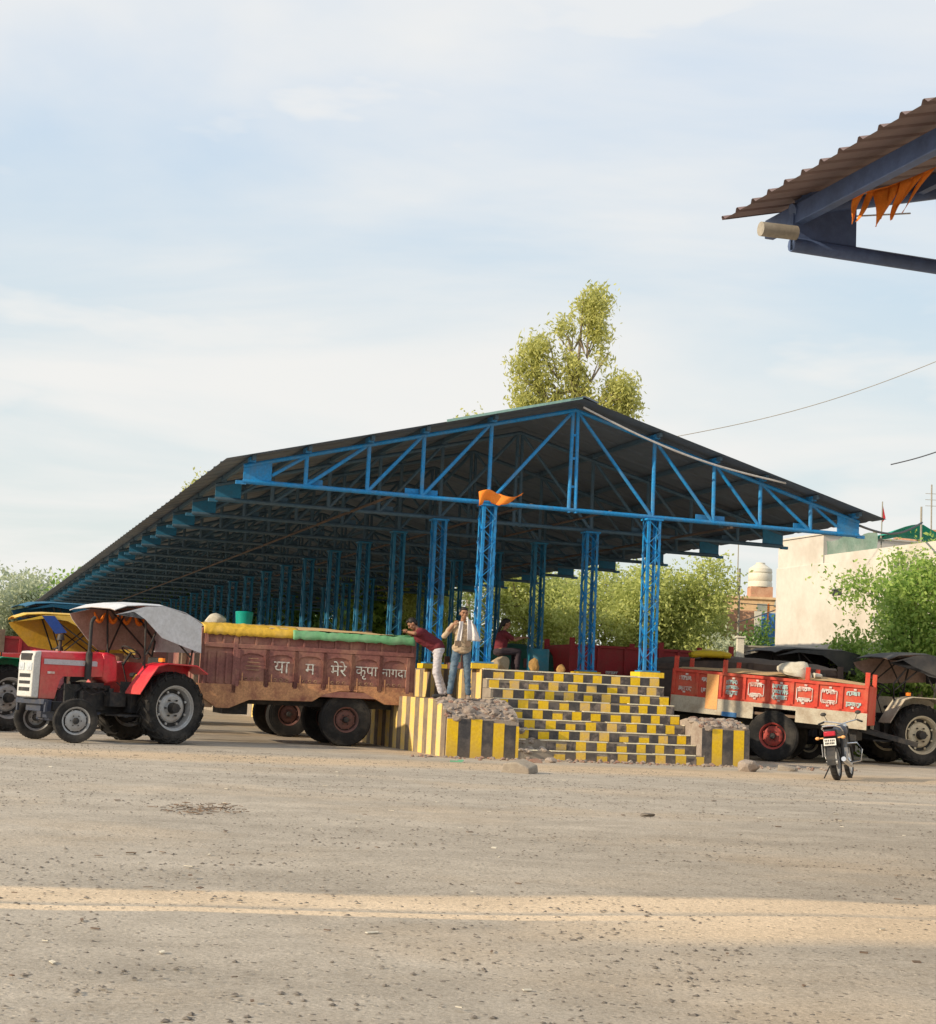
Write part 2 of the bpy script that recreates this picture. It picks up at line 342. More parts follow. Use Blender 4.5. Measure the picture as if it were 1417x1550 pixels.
def gramp(s_, a, b, ca=(0,0,0,1), cb_=(1,1,1,1)):
    r = nd(gt, 'ShaderNodeValToRGB'); r.color_ramp.elements[0].position = a; r.color_ramp.elements[1].position = b
    r.color_ramp.elements[0].color = ca; r.color_ramp.elements[1].color = cb_; L(s_, r.inputs['Fac']); return r.outputs['Color']
def gmix(f, a, b, bt='MIX'):
    x = nd(gt, 'ShaderNodeMix', data_type='RGBA', blend_type=bt)
    for nm, v in (('Factor', f), ('A', a), ('B', b)):
        if isinstance(v, (int, float)): x.inputs[nm].default_value = v
        elif isinstance(v, tuple): x.inputs[nm].default_value = v
        else: L(v, x.inputs[nm])
    return x.outputs['Result']
def mth(op, a, b=None):
    x = nd(gt, 'ShaderNodeMath', operation=op)
    for i, v in enumerate((a, b)):
        if v is None: continue
        if isinstance(v, (int, float)): x.inputs[i].default_value = v
        else: L(v, x.inputs[i])
    return x.outputs[0]
grey = gramp(gnoise(2.2, 10, .75), .3, .72, (.41, .365, .305, 1), (.59, .53, .45, 1))
tan = gramp(gnoise(3.1, 8, .7), .3, .7, (.60, .46, .31, 1), (.72, .56, .39, 1))
pat = gramp(gnoise(.23, 5, .6, ((.75, 1.0, 1), radians(4))), .50, .66)
col = gmix(mth('MULTIPLY', pat, .45), grey, tan)
# pale stripes: sun between off-screen shadows, painted into the ground colour
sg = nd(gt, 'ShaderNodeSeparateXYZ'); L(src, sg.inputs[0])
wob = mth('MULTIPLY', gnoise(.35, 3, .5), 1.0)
bright = (.82, .66, .48, 1)  # sunlit ground tone for the stripes
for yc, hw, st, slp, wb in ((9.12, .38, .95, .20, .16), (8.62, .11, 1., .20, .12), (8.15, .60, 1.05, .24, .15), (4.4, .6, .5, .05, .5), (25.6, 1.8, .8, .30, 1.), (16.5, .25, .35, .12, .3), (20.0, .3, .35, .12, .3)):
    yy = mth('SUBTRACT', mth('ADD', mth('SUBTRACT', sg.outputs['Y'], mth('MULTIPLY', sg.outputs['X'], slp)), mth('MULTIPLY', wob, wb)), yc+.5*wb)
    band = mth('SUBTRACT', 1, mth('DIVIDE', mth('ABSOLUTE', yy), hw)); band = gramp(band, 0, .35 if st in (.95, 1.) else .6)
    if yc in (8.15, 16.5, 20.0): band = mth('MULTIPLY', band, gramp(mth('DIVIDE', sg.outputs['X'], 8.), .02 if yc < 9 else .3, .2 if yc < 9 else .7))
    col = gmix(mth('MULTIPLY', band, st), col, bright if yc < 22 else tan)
fine = gramp(gnoise(44, 8, .9), .34, .64, (.50, .49, .47, 1), (1.2, 1.2, 1.2, 1)); col = gmix(1., col, fine, 'MULTIPLY')
vo = nd(gt, 'ShaderNodeTexVoronoi', i_Scale=15.); L(src, vo.inputs['Vector'])
sel = gramp(gnoise(5, 4, .7), .44, .56)
spk = gramp(vo.outputs['Distance'], .13, .25, (1,1,1,1), (0,0,0,1)); sf = nd(gt, 'ShaderNodeMath', operation='MULTIPLY'); L(spk, sf.inputs[0]); L(sel, sf.inputs[1])
sf2 = mth('MULTIPLY', sf.outputs[0], .85); col = gmix(sf2, col, (.16, .135, .11, 1))
dk = gramp(gnoise(.55, 6, .7, ((.6, 1.6, 1), 0)), .35, .6, (.84, .83, .82, 1), (1.04, 1.03, 1.02, 1)); col = gmix(1., col, dk, 'MULTIPLY')
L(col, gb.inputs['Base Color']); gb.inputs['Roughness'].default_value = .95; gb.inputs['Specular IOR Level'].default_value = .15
bp = nd(gt, 'ShaderNodeBump'); bp.inputs['Strength'].default_value = .55; bp.inputs['Distance'].default_value = .02
hh = mth('ADD', gnoise(14, 8, .75), mth('MULTIPLY', spk, .5)); L(hh, bp.inputs['Height']); L(bp.outputs[0], gb.inputs['Normal'])
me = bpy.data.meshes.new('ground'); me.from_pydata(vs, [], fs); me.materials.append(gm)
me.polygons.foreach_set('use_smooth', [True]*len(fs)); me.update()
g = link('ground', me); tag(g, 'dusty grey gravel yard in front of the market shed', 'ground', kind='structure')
# loose gravel
def scatter_pebbles(name, N, xs, ys, r0, r1, mat, label, dens=None):
    base = np.array([(1,0,-.2),(0,1,-.2),(-1,0,-.2),(0,-1,-.2),(.2,.1,.75)]); bf = [(0,1,4),(1,2,4),(2,3,4),(3,0,4)]
    vs = []; fs = []
    for _ in range(N):
        x = random.uniform(*xs); y = ys[0]+(ys[1]-ys[0])*random.random()**1.35
        if abs(x) > .33*y+.5: continue
        if dens and random.random() > dens(x, y): continue
        r = r0+(r1-r0)*random.random()**3; a = random.uniform(0, 6.28); ca, sa = cos(a)*r, sin(a)*r; o = len(vs); q = random.uniform(.6, 1.2)
        for p in base:
            j = random.uniform(.75, 1.25); vs.append((x+(p[0]*ca-p[1]*sa*q)*j, y+(p[0]*sa+p[1]*ca*q)*j, p[2]*r*.45+.003))
        fs += [tuple(i+o for i in f) for f in bf]
    m_ = bpy.data.meshes.new(name); m_.from_pydata(vs, [], fs); m_.materials.append(M[mat]); o = link(name, m_)
    tag(o, label, 'gravel', kind='stuff')
scatter_pebbles('gravel', 70000, (-9, 11), (3.4, 27), .004, .021, 'pebble', 'loose dark gravel scattered over the yard', lambda x, y: .25+.75*(mn.noise(V((x*.5, y*.4, 9)))+.5))

# ------------------------------------------------------------------ the big blue steel shed
HS, ZC, ZR, ZE = 6.99, 5.124, 7.265, 5.424
TS = (1.87, 3.32, 4.47, 5.74); SP = 3.32; NT = 40; ZP = 1.70
def zr(t): return ZR-(ZR-ZE)*abs(t)/HS
def truss_mb(heavy=1., TS=TS, enddiag=True):
    b = MB(); r = .048*heavy
    b.tube((-HS, 0, ZC), (HS, 0, ZC), r)
    for s in (-1, 1):
        b.tube((s*HS, 0, ZE), (0, 0, ZR), r*.95)
        nodes = [0.]+[s*t for t in TS]
        for t in nodes[1:]: b.tube((t, 0, ZC), (t, 0, zr(t)), r*.9, n=8)
        b.tube((s*.075, 0, ZC-.06), (s*.055, 0, ZR-.02), r*.85, n=8)
        for i in range(1, len(nodes)):
            b.tube((nodes[i]+s*-.02, 0, ZC+.02), (nodes[i-1]+s*.06, 0, zr(nodes[i-1])-.04), r*.78, n=8)
        if enddiag: b.tube((s*6.42, 0, ZC+.16), (nodes[-1], 0, zr(nodes[-1])-.02), r*.72, n=8)
        for t in (TS[1], TS[2]-.75, TS[-1]): b.box((s*t+s*-.22, .10, ZC+.10), (.30, .02, .13))
        for t in TS+(HS-.15,): b.box((s*t, -.02, zr(t)+.085), (.12, .26, .10))
    for z in (ZC+.5, ZC+1.1, ZC+1.6): b.box((0, 0, z), (.17, .03, .05))
    return b
def column_mb(z0, z1, w=.30, d=.27):
    b = MB()
    for i in (-1, 1):
        for j in (-1, 1):
            x, y = i*w/2, j*d/2
            b.box((x-i*.028, y, (z0+z1)/2), (.056, .007, z1-z0)); b.box((x, y-j*.030, (z0+z1)/2), (.007, .056, z1-z0))
    n_ = 13; dz = (z1-z0-.1)/n_
    for k in range(n_):
        a, c = z0+.05+k*dz, z0+.05+(k+1)*dz; s = 1 if k % 2 else -1
        for j in (-1, 1):
            b.bar((-s*w*.44, j*d/2+j*.006, a), (s*w*.44, j*d/2+j*.006, c), .008, .04, up=(0, 1, 0))
            b.bar((j*w/2+j*.006, -s*d*.42, a), (j*w/2+j*.006, s*d*.42, c), .008, .04, up=(1, 0, 0))
    b.box((0, 0, z1-.02), (w+.08, d+.06, .04)); b.box((0, 0, z0+.01), (w+.12, d+.10, .03))
    return b
def gusset_mb(s):
    b = MB(); b.prism([(s*6.99, ZC-.05), (s*6.99, ZE+.0), (s*6.43, zr(6.43)-.02), (s*6.43, ZC-.05)], -.012, .012); b.box((s*7.03, 0, ZC-.03), (.20, .06, .07)); return b
def corrugated(t0, t1, z0, z1, k0, k1, dk=.26, amp=.022, m=0):
    # sheet running down the slope, ribs along the slope; thin two-sided
    b = MB(); ks = []; k = k0
    while k < k1-1e-6: ks += [(k, 0), (k+dk*.70, 0), (k+dk*.82, 1), (k+dk*.90, .95)]; k += dk
    ks.append((k1, 0)); vs = []; fs = []
    dx, dz = t1-t0, z1-z0; ln = sqrt(dx*dx+dz*dz); nx, nz = -dz/ln, dx/ln
    if nz < 0: nx, nz = -nx, -nz
    for kk, h in ks:
        for (t, z) in ((t0, z0), (t1, z1)): vs.append((t+nx*h*amp, kk, z+nz*h*amp))
    for i in range(len(ks)-1): fs.append((2*i, 2*i+1, 2*i+3, 2*i+2))
    b.add(vs, fs, m); return b
def build_shed(root, k0, nt, steel, sheetmat, dk, simple_first=False, over=.45, blk=None):
    proto = None; kl = k0+SP*(nt-1)
    for i in range(nt):
        if proto is None:
            tr = P('roof_truss', truss_mb(), steel, root); tr.location = (0, k0, 0)
            for s in (-1, 1): P('gusset_plate', gusset_mb(s), steel, tr)
            proto = tr
        elif i == 1:
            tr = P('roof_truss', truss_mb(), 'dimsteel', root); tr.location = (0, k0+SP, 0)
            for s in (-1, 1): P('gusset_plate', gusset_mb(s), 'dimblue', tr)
            proto = tr
        else: c = copy_tree(proto, root); c.location = (0, k0+SP*i, 0)
    mb_ = column_mb(ZP+.12, ZC-.04); pc = None
    b = MB(); b.box((0, 0, ZP+.055), (.56, .48, .11)); tmp = P('plinth', b, 'yellow', root); plm = tmp.data; bpy.data.objects.remove(tmp)
    for i in range(nt):
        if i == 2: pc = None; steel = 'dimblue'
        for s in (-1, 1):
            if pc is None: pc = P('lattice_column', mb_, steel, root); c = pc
            else: c = pc.copy(); COL.objects.link(c); c.parent = root
            c.location = (s*TS[0], k0+SP*i, 0)
            pl_ = link('plinth', plm, c)
    for s in (-1, 1):
        sh = corrugated(s*(HS+.42), 0, zr(HS+.42)+.17, ZR+.17, k0-over, kl+over, dk)
        P('roof_slope', sh, sheetmat, root, flat=True)
        b = MB()
        for t in TS+(HS-.15,): b.box((s*t, (k0+kl)/2, zr(t)+.11), (.07, kl-k0+.6, .09))
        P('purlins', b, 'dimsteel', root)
        b = MB(); b.tube((s*3.95, k0, ZC-.03), (s*3.95, kl, ZC-.03), .03, n=6); b.tube((s*.9, k0, ZC+.05), (s*.9, kl, ZC+.05), .025, n=6)
        P('tie_rods', b, 'browncan', root)
    b = MB(); b.prism([(-.32, ZR+.13), (0, ZR+.23), (.32, ZR+.13), (.30, ZR+.10), (0, ZR+.20), (-.30, ZR+.10)], k0-over-.03, kl+over)
    P('ridge_cap', b, sheetmat, root)
root = thing('market_shed', 'long open market shed with bright blue trusses and lattice columns', 'shed', S(0, 0), TH)
build_shed(root, 0, NT, 'blue', 'sheet', .8)
# the near shed whose eave hangs in from the right
near = thing('market_shed', 'near shed roof corner with dark blue beams hanging in at upper right', 'shed', S(1.40, 0), TH)
def near_shed():
    k1 = -18.30; nt = 6
    tr0 = None
    for i in range(nt):
        if tr0 is None:
            b = truss_mb(1.35, (1.87, 3.32, 4.47), False); tr0 = P('roof_truss', b, 'bluedk', near); tr0.location = (0, k1, .06)
            for s in (-1, 1):
                g_ = MB(); g_.prism([(s*6.99, ZC-.05), (s*6.99, ZE-.03), (s*6.36, zr(6.36)-.05), (s*6.36, ZC-.05)], -.02, .02); P('gusset_plate', g_, 'bluedk', tr0)
        else: c = copy_tree(tr0, near); c.location = (0, k1-SP*i, .06)
    pc = None
    for i in range(nt):
        for s in (-1, 1):
            if pc is None: pc = P('lattice_column', column_mb(ZP+.12, ZC-.04), 'bluedk', near); c = pc
            else: c = pc.copy(); COL.objects.link(c); c.parent = near
            c.location = (s*TS[0], k1-SP*i, 0)
    k0 = k1-SP*(nt-1)-.4
    for s in (-1, 1):
        P('roof_slope', corrugated(s*(HS+.40), 0, zr(HS+.40)+.17, ZR+.17, k0, k1+.52, .27, .034)  , 'sheet2', near, flat=True)
        b = MB()
        for t in TS: b.box((s*t, (k0+k1)/2, zr(t)+.10), (.07, k1-k0+.3, .10))
        P('purlins', b, 'bluedk', near)
    b = MB(); b.bar((-6.93, k0, ZE+.03), (-6.93, k1+.50, ZE+.03), .09, .17); P('eave_beam', b, 'bluedk', near, bevel=.008)
    b = MB(); b.tube((-7.36, k1-.12, 5.235), (-7.02, k1-.12, 5.247), .062, n=18); P('pipe_end', b, 'pole', near)
    b = MB(); b.box((0, (k0+k1)/2, ZP/2), (4.0, k1-k0-.6, ZP)); P('platform', b, 'conc', near)
    b = MB()
    pts = [(-6.69+.03*i, k1+.53, 5.60+.0058*i) for i in range(0, 45, 6)]
    b.path(pts, .008, 6); P('lit_sheet_edge', b, 'palecable', near)  # thin pale line drawn as the highlight along the far sheet edge
near_shed()
# pale sagging cable under the right gable edge
b = MB(); P0, P1 = V((0.05, -.30, ZR+.02)), V((4.9, -.34, zr(4.9)+.12))
pts = [P0.lerp(P1, i/18)+V((0, 0, -.20*sin(pi*i/18))) for i in range(19)]; b.path([root.matrix_basis @ V((0,0,0)) + (Matrix.Rotation(TH, 4, 'Z') @ p) for p in pts], .022, 6)
tag(P('cable', b, 'palecable'), 'pale cable sagging under the right edge of the big gable', 'cable')
# eave strip near ridge (pale green edge of the left slope)
b = MB(); b.bar((-.05, -.47, ZR+.185), (-3.0, -.47, zr(3.0)+.185), .02, .05); P('edge_strip', b, paint('pale green edge', (.30, .50, .46), (.2, .35, .35), .3, .6, 3.), root)

# ------------------------------------------------------------------ platform and steps
plat = thing('loading_platform', 'raised concrete platform under the shed with striped sides', 'platform', S(0, 0), TH)
b = MB(); KF = -.33; KE = SP*(NT-1)+1
b.box((.015, (KF+KE)/2+.01, ZP/2), (3.93, KE-KF-.02, ZP)); P('platform_slab', b, 'conc', plat)
def stripes_side(mb_, t, k0, k1, zfun, w_, s, jit=.02, top=.0, start=0):
    k = k0; i = start
    while k < k1-.02:
        e = min(k+w_*random.uniform(.92, 1.08), k1); z1 = zfun((k+e)/2)-random.uniform(0, jit)
        mb_.box((t+s*.004, (k+e)/2, z1/2), (.012, e-k-.006, z1), i % 2); k = e; i += 1
def stripes_front(mb_, k, t0, t1, zfun, w_, jit=.03, start=0):
    t = t0; i = start
    while t < t1-.02:
        e = min(t+w_*random.uniform(.94, 1.06), t1); z1 = zfun((t+e)/2)-random.uniform(0, jit)
        mb_.box(((t+e)/2, k-.004, z1/2), (e-t-.006, .012, z1), i % 2); t = e; i += 1
b = MB(); stripes_side(b, -1.955, KF, 24, lambda k: ZP-.01, .30, -1, .02); P('striped_side', b, ['yellow3', 'greyst'], plat)
b = MB(); stripes_side(b, 1.99, KF, 12, lambda k: ZP-.01, .30, 1, .02); P('striped_side', b, ['yellow', 'black'], plat)
b = MB(); b.box((-.2, KF+.20, ZP+.004), (3.4, .40, .018)); P('platform_edge', b, 'conc', plat)
steps = thing('steps', 'flight of yellow and black checked concrete steps up to the platform', 'steps', S(0, 0), TH)
NR = 9; RH = ZP/NR; TR = .25
body = MB(); nose = MB()
for i in range(NR):
    tiles = MB()
    k = KF-TR*(NR-1-i); t0, t1 = -1.93, 1.985
    if i == 0: t0, t1 = -1.86, 2.05
    z0, z1 = RH*i, RH*(i+1)
    if i < NR-1: body.box(((t0+t1)/2, (k+KF)/2+.0, (z0+z1)/2-.003), (t1-t0, KF-k, RH-.006))
    wt = .215; t = t0+(.05 if i != 8 else 0); j = i
    while t < t1-.03:
        e = min(t+wt*random.uniform(.9, 1.1), t1); old = random.random() < .42
        j += 1; hgt = RH-.020
        if i in (0, 1) and t < -1.25: t = e; continue
        drop = random.uniform(0, .012) if random.random() < .72 else random.uniform(.02, .07)
        tiles.box(((t+e)/2, k-.004-.002*(j % 2), z0+(hgt-drop)/2+.004), (e-t-.004, .014, hgt-drop), (j % 2)+(2 if old else 0)); t = e
    P('painted_riser', tiles, ['yellow', 'black', 'yellow2', 'black2'], steps, flat=True)
    # worn pale nosing, uneven
    t = t0
    while t < t1:
        e = min(t+random.uniform(.15, .5), t1)
        nose.box(((t+e)/2, k+.036+random.uniform(-.004, .004), z1-.006+random.uniform(-.003, .003)), (e-t, .10, .020)) if random.random() < .93 else None; t = e
P('step_blocks', body, 'conc', steps); P('step_nosing', nose, paint('worn nosing', (.95, .84, .64), (.65, .52, .36), .3, .9, 9., bump=.6), steps)
for i in range(NR):      # right-hand curb ends: yellow stub at each end
    pass
# side landings with broken tops
def landing(label, t0, t1, k0, k1, ztop, prof, w_, side):
    r = thing('broken_landing', label, 'landing', S(0, 0), TH, 'broken landings beside the steps')
    b = MB(); b.prism([(k0+.01, 0)]+[(a, z-.02) for a, z in prof]+[(k1, 0)], t0+.01, t1-.01, ax='x'); P('concrete_core', b, 'rubble', r, flat=True)
    def zf(k):
        for (a, z), (c, y) in zip(prof, prof[1:]):
            if a <= k <= c: return z+(y-z)*(k-a)/(c-a+1e-9)
        return prof[0][1] if k < prof[0][0] else prof[-1][1]
    b = MB(); stripes_front(b, k0, t0, t1, lambda t: prof[0][1]-.0-(.12*max(0, (t-(t0+t1)/2)/(t1-t0)*2) if side < 0 else .03), w_, .03, start=0 if side < 0 else 1); P('striped_front', b, ['yellow', 'black'], r, flat=True)
    b = MB(); stripes_side(b, t0 if side < 0 else t1, k0+.05, k1, zf, .30, side, .03, start=1); P('striped_side', b, ['yellow3' if side < 0 else 'yellow2', 'greyst' if side < 0 else 'black'], r, flat=True)
    b = MB(); R = random.Random(5)
    for q in range(150 if side < 0 else 110):
        t = R.uniform(t0+.02, t1-.02); k = k0+.04+R.random()**1.6*min(1.6, k1-k0-.1); rr = R.uniform(.03, .10) if R.random() < .8 else R.uniform(.10, .17)
        b.rock((t, k, zf(k)-rr*.35), rr, 1 if R.random() < .15 else 0, q, (1.1, 1, .7), 2)
    P('rubble_crust', b, ['rubble', 'brick'], r, flat=True)
    return r
landing('broken striped concrete landing left of the steps where two men stand', -3.30, -1.86, -2.33, 8.5, 1.08, [(-2.33, .74), (-2.16, .88), (-1.95, .99), (-1.6, 1.06), (-1.2, 1.08), (8.5, 1.08)], .235, -1)
landing('crumbling striped stub of landing right of the steps', 1.99, 3.05, -2.33, -.95, .9, [(-2.33, .76), (-2.1, .86), (-1.6, .92), (-.95, .80)], .235, 1)
# broken corner lying over the lowest steps
b = MB()
for q in range(46):
    t = -1.85+random.random()**1.5*.62; k = -2.36+random.random()*.7; i_ = int((k+2.33)/TR)+1; b.rock((t, k, RH*max(0, i_)*random.uniform(.75, 1.05)), random.uniform(.04, .12), 0, q+200, (1.2, 1, .7))
tag(P('rubble', b, 'rubble', flat=True), 'broken concrete rubble spilt over the lower left steps', 'rubble', kind='stuff').location = S(0, 0); bpy.data.objects['rubble'].rotation_euler = (0, 0, TH)
b = MB()
for q in range(420):
    a = random.random(); t = -4.2+a*9.6; k = -2.36-abs(random.gauss(0, .30)); rr = random.uniform(.012, .05) if random.random() < .9 else random.uniform(.05, .09)
    b.rock((t, k, rr*.25), rr, 1 if random.random() < .35 else 0, q+400, (1.1, 1, .7), 0)
o = P('rubble', b, ['rubble', 'brick'], flat=True); tag(o, 'small stones and brick bits strewn along the foot of the steps', 'rubble', kind='stuff'); o.location = S(0, 0); o.rotation_euler = (0, 0, TH)
def rock(label, x, y, r, sq, seed, rz=0., mat='conc'):
    b = MB(); b.rock((0, 0, r*sq[2]*.42), r, 0, seed, sq, 2); o = P('rock', b, mat, flat=True); o.location = (x, y, 0); o.rotation_euler = (0, 0, rz); tag(o, label, 'rock', 'loose rocks by the steps'); return o
b = MB(); b.prism([(-.24, 0), (-.20, .16), (.02, .21), (.25, .14), (.27, .02)], -.16, .17); o = P('rock', b, 'conc', bevel=.02); o.location = (.98, 24.2, -.01); o.rotation_euler = (radians(8), radians(4), radians(-28)); tag(o, 'slab shaped grey concrete chunk lying in front of the steps', 'rock', 'loose rocks by the steps')
rock('round whitish rubble boulder at the right landing corner', 5.42, 28.6, .21, (1, .9, 1.05), 3, mat='rubble')
rock('flat dark stone on the ground right of the boulder', 6.35, 29.6, .20, (1.3, .8, .5), 5, mat='conc')
rock('small pale stone against the foot of the bottom step', 1.75, 28.35, .11, (1.2, .9, .7), 8, mat='rubble')
rock('small reddish brick lump left of the bottom step', 1.45, 28.0, .10, (1.4, .8, .6), 9, mat='brick')
rock('dark flat stone alone in the middle of the yard', 2.05, 16.5, .07, (1.4, .8, .4), 11, mat='pebble')
b = MB(); b.box((0, 0, .012), (.22, .12, .02)); b.box((.08, .03, .03), (.1, .06, .02)); o = P('plastic_scrap', b, 'scrap'); o.location = (.0, 26.9, 0); tag(o, 'green plastic scrap on the ground before the left landing', 'litter')
# ------------------------------------------------------------------ tractors
def wheel(parent, name, loc, R, W, rimR, side, rim='steel', lugs=0, steer=0., disc=.0):
    """wheel standing upright, axle along y; side=+1: outer face towards +y"""
    hub = MB(); s = side
    hub.lathe([(0, s*(W*.5+.015)), (rimR*.22, s*(W*.5+.01)), (rimR*.26, s*(W*.18)), (rimR*.26, -s*W*.4), (0, -s*W*.42)], ax=(0, 1, 0), n=20)
    for i in range(6):
        a = i*pi/3; hub.tube((rimR*.40*cos(a), s*(W*.16+.0), rimR*.40*sin(a)), (rimR*.40*cos(a), s*(W*.16+.035), rimR*.40*sin(a)), rimR*.045, n=6)
    h = P(name, hub, 'iron', parent); h.location = loc; h.rotation_euler = (0, 0, steer)
    t = MB(); w2 = W/2; r1 = rimR*1.02
    prof = [(r1, -w2*.78), (r1+(R-r1)*.35, -w2*1.0), (R*.93, -w2*.98), (R*.985, -w2*.80), (R, -w2*.45), (R, w2*.45), (R*.985, w2*.80), (R*.93, w2*.98), (r1+(R-r1)*.35, w2*1.0), (r1, w2*.78)]
    if lugs: prof = [(r*(.965 if r > R*.9 else 1), h_) for r, h_ in prof]
    t.lathe(prof, n=48)
    if lugs:
        for i in range(lugs):
            for sg_ in (-1, 1):
                a0 = 2*pi*(i+.25*(sg_+1))/lugs; da = .30
                def pt(a, y, r): return V((r*cos(a), y, r*sin(a)))
                A = pt(a0, 0.0, R*.975); B = pt(a0-da*.55, sg_*w2*.55, R*.975); C = pt(a0-da, sg_*w2*.97, R*.93); D_ = pt(a0-da*1.08, sg_*w2*1.03, R*.84)
                t.bar(A, B, .034*R/.65, .05*R/.65, up=A); t.bar(B, C, .036*R/.65, .05*R/.65, up=B); t.bar(C, D_, .036*R/.65, .04*R/.65, up=V((0, sg_, 0))+C)
    else:
        for i in range(44):
            a = 2*pi*i/44; t.box((0, 0, 0), (.010, W*.5, .012), X=Matrix.Rotation(a, 4, 'Y') @ Matrix.Translation((0, 0, R)))
    for q_ in (.55, .72, .86):
        rr_ = r1+(R-r1)*q_; t.lathe([(rr_-.008, s*w2*.96), (rr_, s*w2*1.02), (rr_+.008, s*w2*.96)], n=48)
    P('tyre', t, 'tyre', h)
    r = MB(); q = rimR
    r.lathe([(q*.90, -s*w2*.05), (q*.6, -s*w2*.05)], n=32, m=1)  # dark ring painting the shade in the gap behind the disc
    r.lathe([(q*1.0, s*w2*.80), (q*1.05, s*w2*.84), (q*1.05, s*w2*.72), (q*.93, s*w2*.62), (q*.88, s*w2*.2), (q*.86, -s*w2*.5), (q*1.02, -s*w2*.8)], n=40)
    r.lathe([(q*(.80 if not lugs else .70), s*w2*(.0+disc)), (q*(.68 if lugs else .78), s*w2*(.2+disc)), (q*.62, s*w2*(.30+disc)), (q*.55, s*w2*(.34+disc)), (q*.28, s*w2*(.22+disc)), (q*.24, s*w2*(.4+disc)), (0, s*w2*(.42+disc))], n=32)
    for i in range(8):
        a = (i+.5)*pi/4; r.box((0, 0, 0), (q*.10, .03, q*.10), X=Matrix.Rotation(a, 4, 'Y') @ Matrix.Translation((0, s*w2*.30, q*.78)))
    P('rim', r, [rim, 'iron'], h)
    return h
def make_tractor(label, loc, rz, paint_, rim, canopy=None, flap=1., garland=False, grp='tractors parked in the yard', scale=1., fender=None, grille='whitepaint', exhaust=True, steer=.35, ch=2.40, cx0=-.75, cx1=1.30, underm='brownin'):
    t = thing('tractor', label, 'tractor', loc, rz, grp); t.scale = (scale,)*3
    fender = fender or paint_
    WB = 1.96; RR, RF = .665, .39
    for s in (1, -1):
        wheel(t, 'rear_wheel', (0, s*.72, RR), RR, .36, .40, s, rim, lugs=20)
        wheel(t, 'front_wheel', (WB, s*.66, RF), RF, .19, .235, s, rim, steer=steer, disc=.2)
    b = MB()   # drive train
    b.box((.15, 0, .72), (.75, .34, .42)); b.box((.75, 0, .70), (.7, .30, .36)); b.box((1.35, 0, .80), (.75, .36, .46)); b.box((1.35, 0, .58), (.6, .28, .16))
    b.tube((0, -.62, RR), (0, .62, RR), .13, n=14); b.box((1.80, 0, .62), (.60, .22, .16)); b.box((.30, 0, 1.0), (.5, .30, .22))
    for s in (1, -1):
        b.box((.78, s*.45, .50), (.62, .42, .035)); b.bar((.5, s*.2, .55), (.5, s*.62, .48), .05, .05); b.box((1.38, s*.20, 1.02), (.45, .08, .10))
        for k in range(4): b.tube((1.12+.15*k, s*.16, 1.0), (1.12+.15*k, s*.27, .96), .028, n=8)
        b.tube((1.0, s*.24, .80), (1.0, s*.24, .98), .055, n=10)
        b.box((.95, s*.32, .78), (.34, .20, .26)); b.tube((1.62, s*.25, .72), (1.62, s*.25, .92), .05, n=10); b.box((.58, s*.40, .72), (.30, .24, .34))
    for s in (1, -1):
        b.path([(1.6, s*.2, .95), (1.45, s*.30, .85), (1.2, s*.28, .92), (1.0, s*.30, .72)], .012, 6); b.path([(1.9, s*.2, 1.0), (1.75, s*.27, .9), (1.55, s*.24, 1.02), (1.3, s*.26, .90)], .010, 6); b.path([(.9, s*.25, 1.1), (.75, s*.33, .95), (.6, s*.3, .8)], .010, 6)
    P('drive_train', b, 'iron', t, bevel=.012)
    b = MB(); b.box((WB+.0, 0, .46), (.16, 1.05, .12)); b.tube((WB, -.62, RF), (WB, .62, RF), .045)
    for s in (1, -1): b.tube((WB, s*.50, .36), (WB, s*.50, .62), .05); b.bar((WB-.16, s*.46, .42), (1.2, s*.25, .52), .04, .04)
    b.box((WB+.36, 0, .63), (.22, .50, .20)); b.box((WB+.50, 0, .70), (.10, .95, .09)); b.bar((WB+.50, -.47, .70), (WB+.50, -.47, .52), .05, .05); b.bar((WB+.50, .47, .70), (WB+.50, .47, .52), .05, .05)
    P('front_axle', b, 'navy', t, bevel=.008)
    # bonnet
    b = MB(); hz0, hz1 = 1.10, 1.50
    sec = [(-.26, hz0), (-.275, hz1-.10), (-.20, hz1-.015), (0, hz1+.01), (.20, hz1-.015), (.275, hz1-.10), (.26, hz0)]
    xs = [(.92, 1.04, .03), (1.3, 1.0, .015), (2.42, .97, -.0)]; vs = []
    for x_, sc, dz in xs:
        for y, z in sec: vs.append((x_, y*sc, z+dz))
    n7 = 7; fs = [(k*n7+i, k*n7+i+1, (k+1)*n7+i+1, (k+1)*n7+i) for k in range(2) for i in range(6)]+[tuple(range(7)), tuple(range(14, 21))[::-1]]
    b.add(vs, fs)
    for s in (1, -1):
        b.prism([(2.42, .74), (2.42, hz0+.02), (1.86, hz0+.02), (1.95, hz0-.06), (2.05, .74)], s*.235, s*.262)
    P('bonnet', b, paint_, t, bevel=.006)
    b = MB(); b.prism([(.52, 1.05), (.55, 1.38), (.62, 1.50), (.80, 1.535), (.93, 1.52), (.93, 1.10), (.80, 1.02)], -.27, .27); P('dashboard_cowl', b, paint_, t, bevel=.04)
    b = MB()
    for s in (1, -1):
        b.box((1.72, s*.2755, 1.335), (1.30, .006, .085)); 
    P('side_decal', b, 'silver', t)
    b = MB()
    for s in (1, -1):
        b.box((2.18, s*.268, 1.16), (.17, .006, .035))
        for q in range(5): b.box((1.30+q*.028, s*.281, 1.335), (.018, .004, .035)); 
    P('emblem', b, 'lettering', t)
    b = MB(); b.prism([(2.42, .74), (2.42, 1.50), (2.56, 1.485), (2.60, 1.40), (2.60, .76)], -.245, .245); g_ = P('grille_frame', b, grille, t, bevel=.018)
    b = MB()
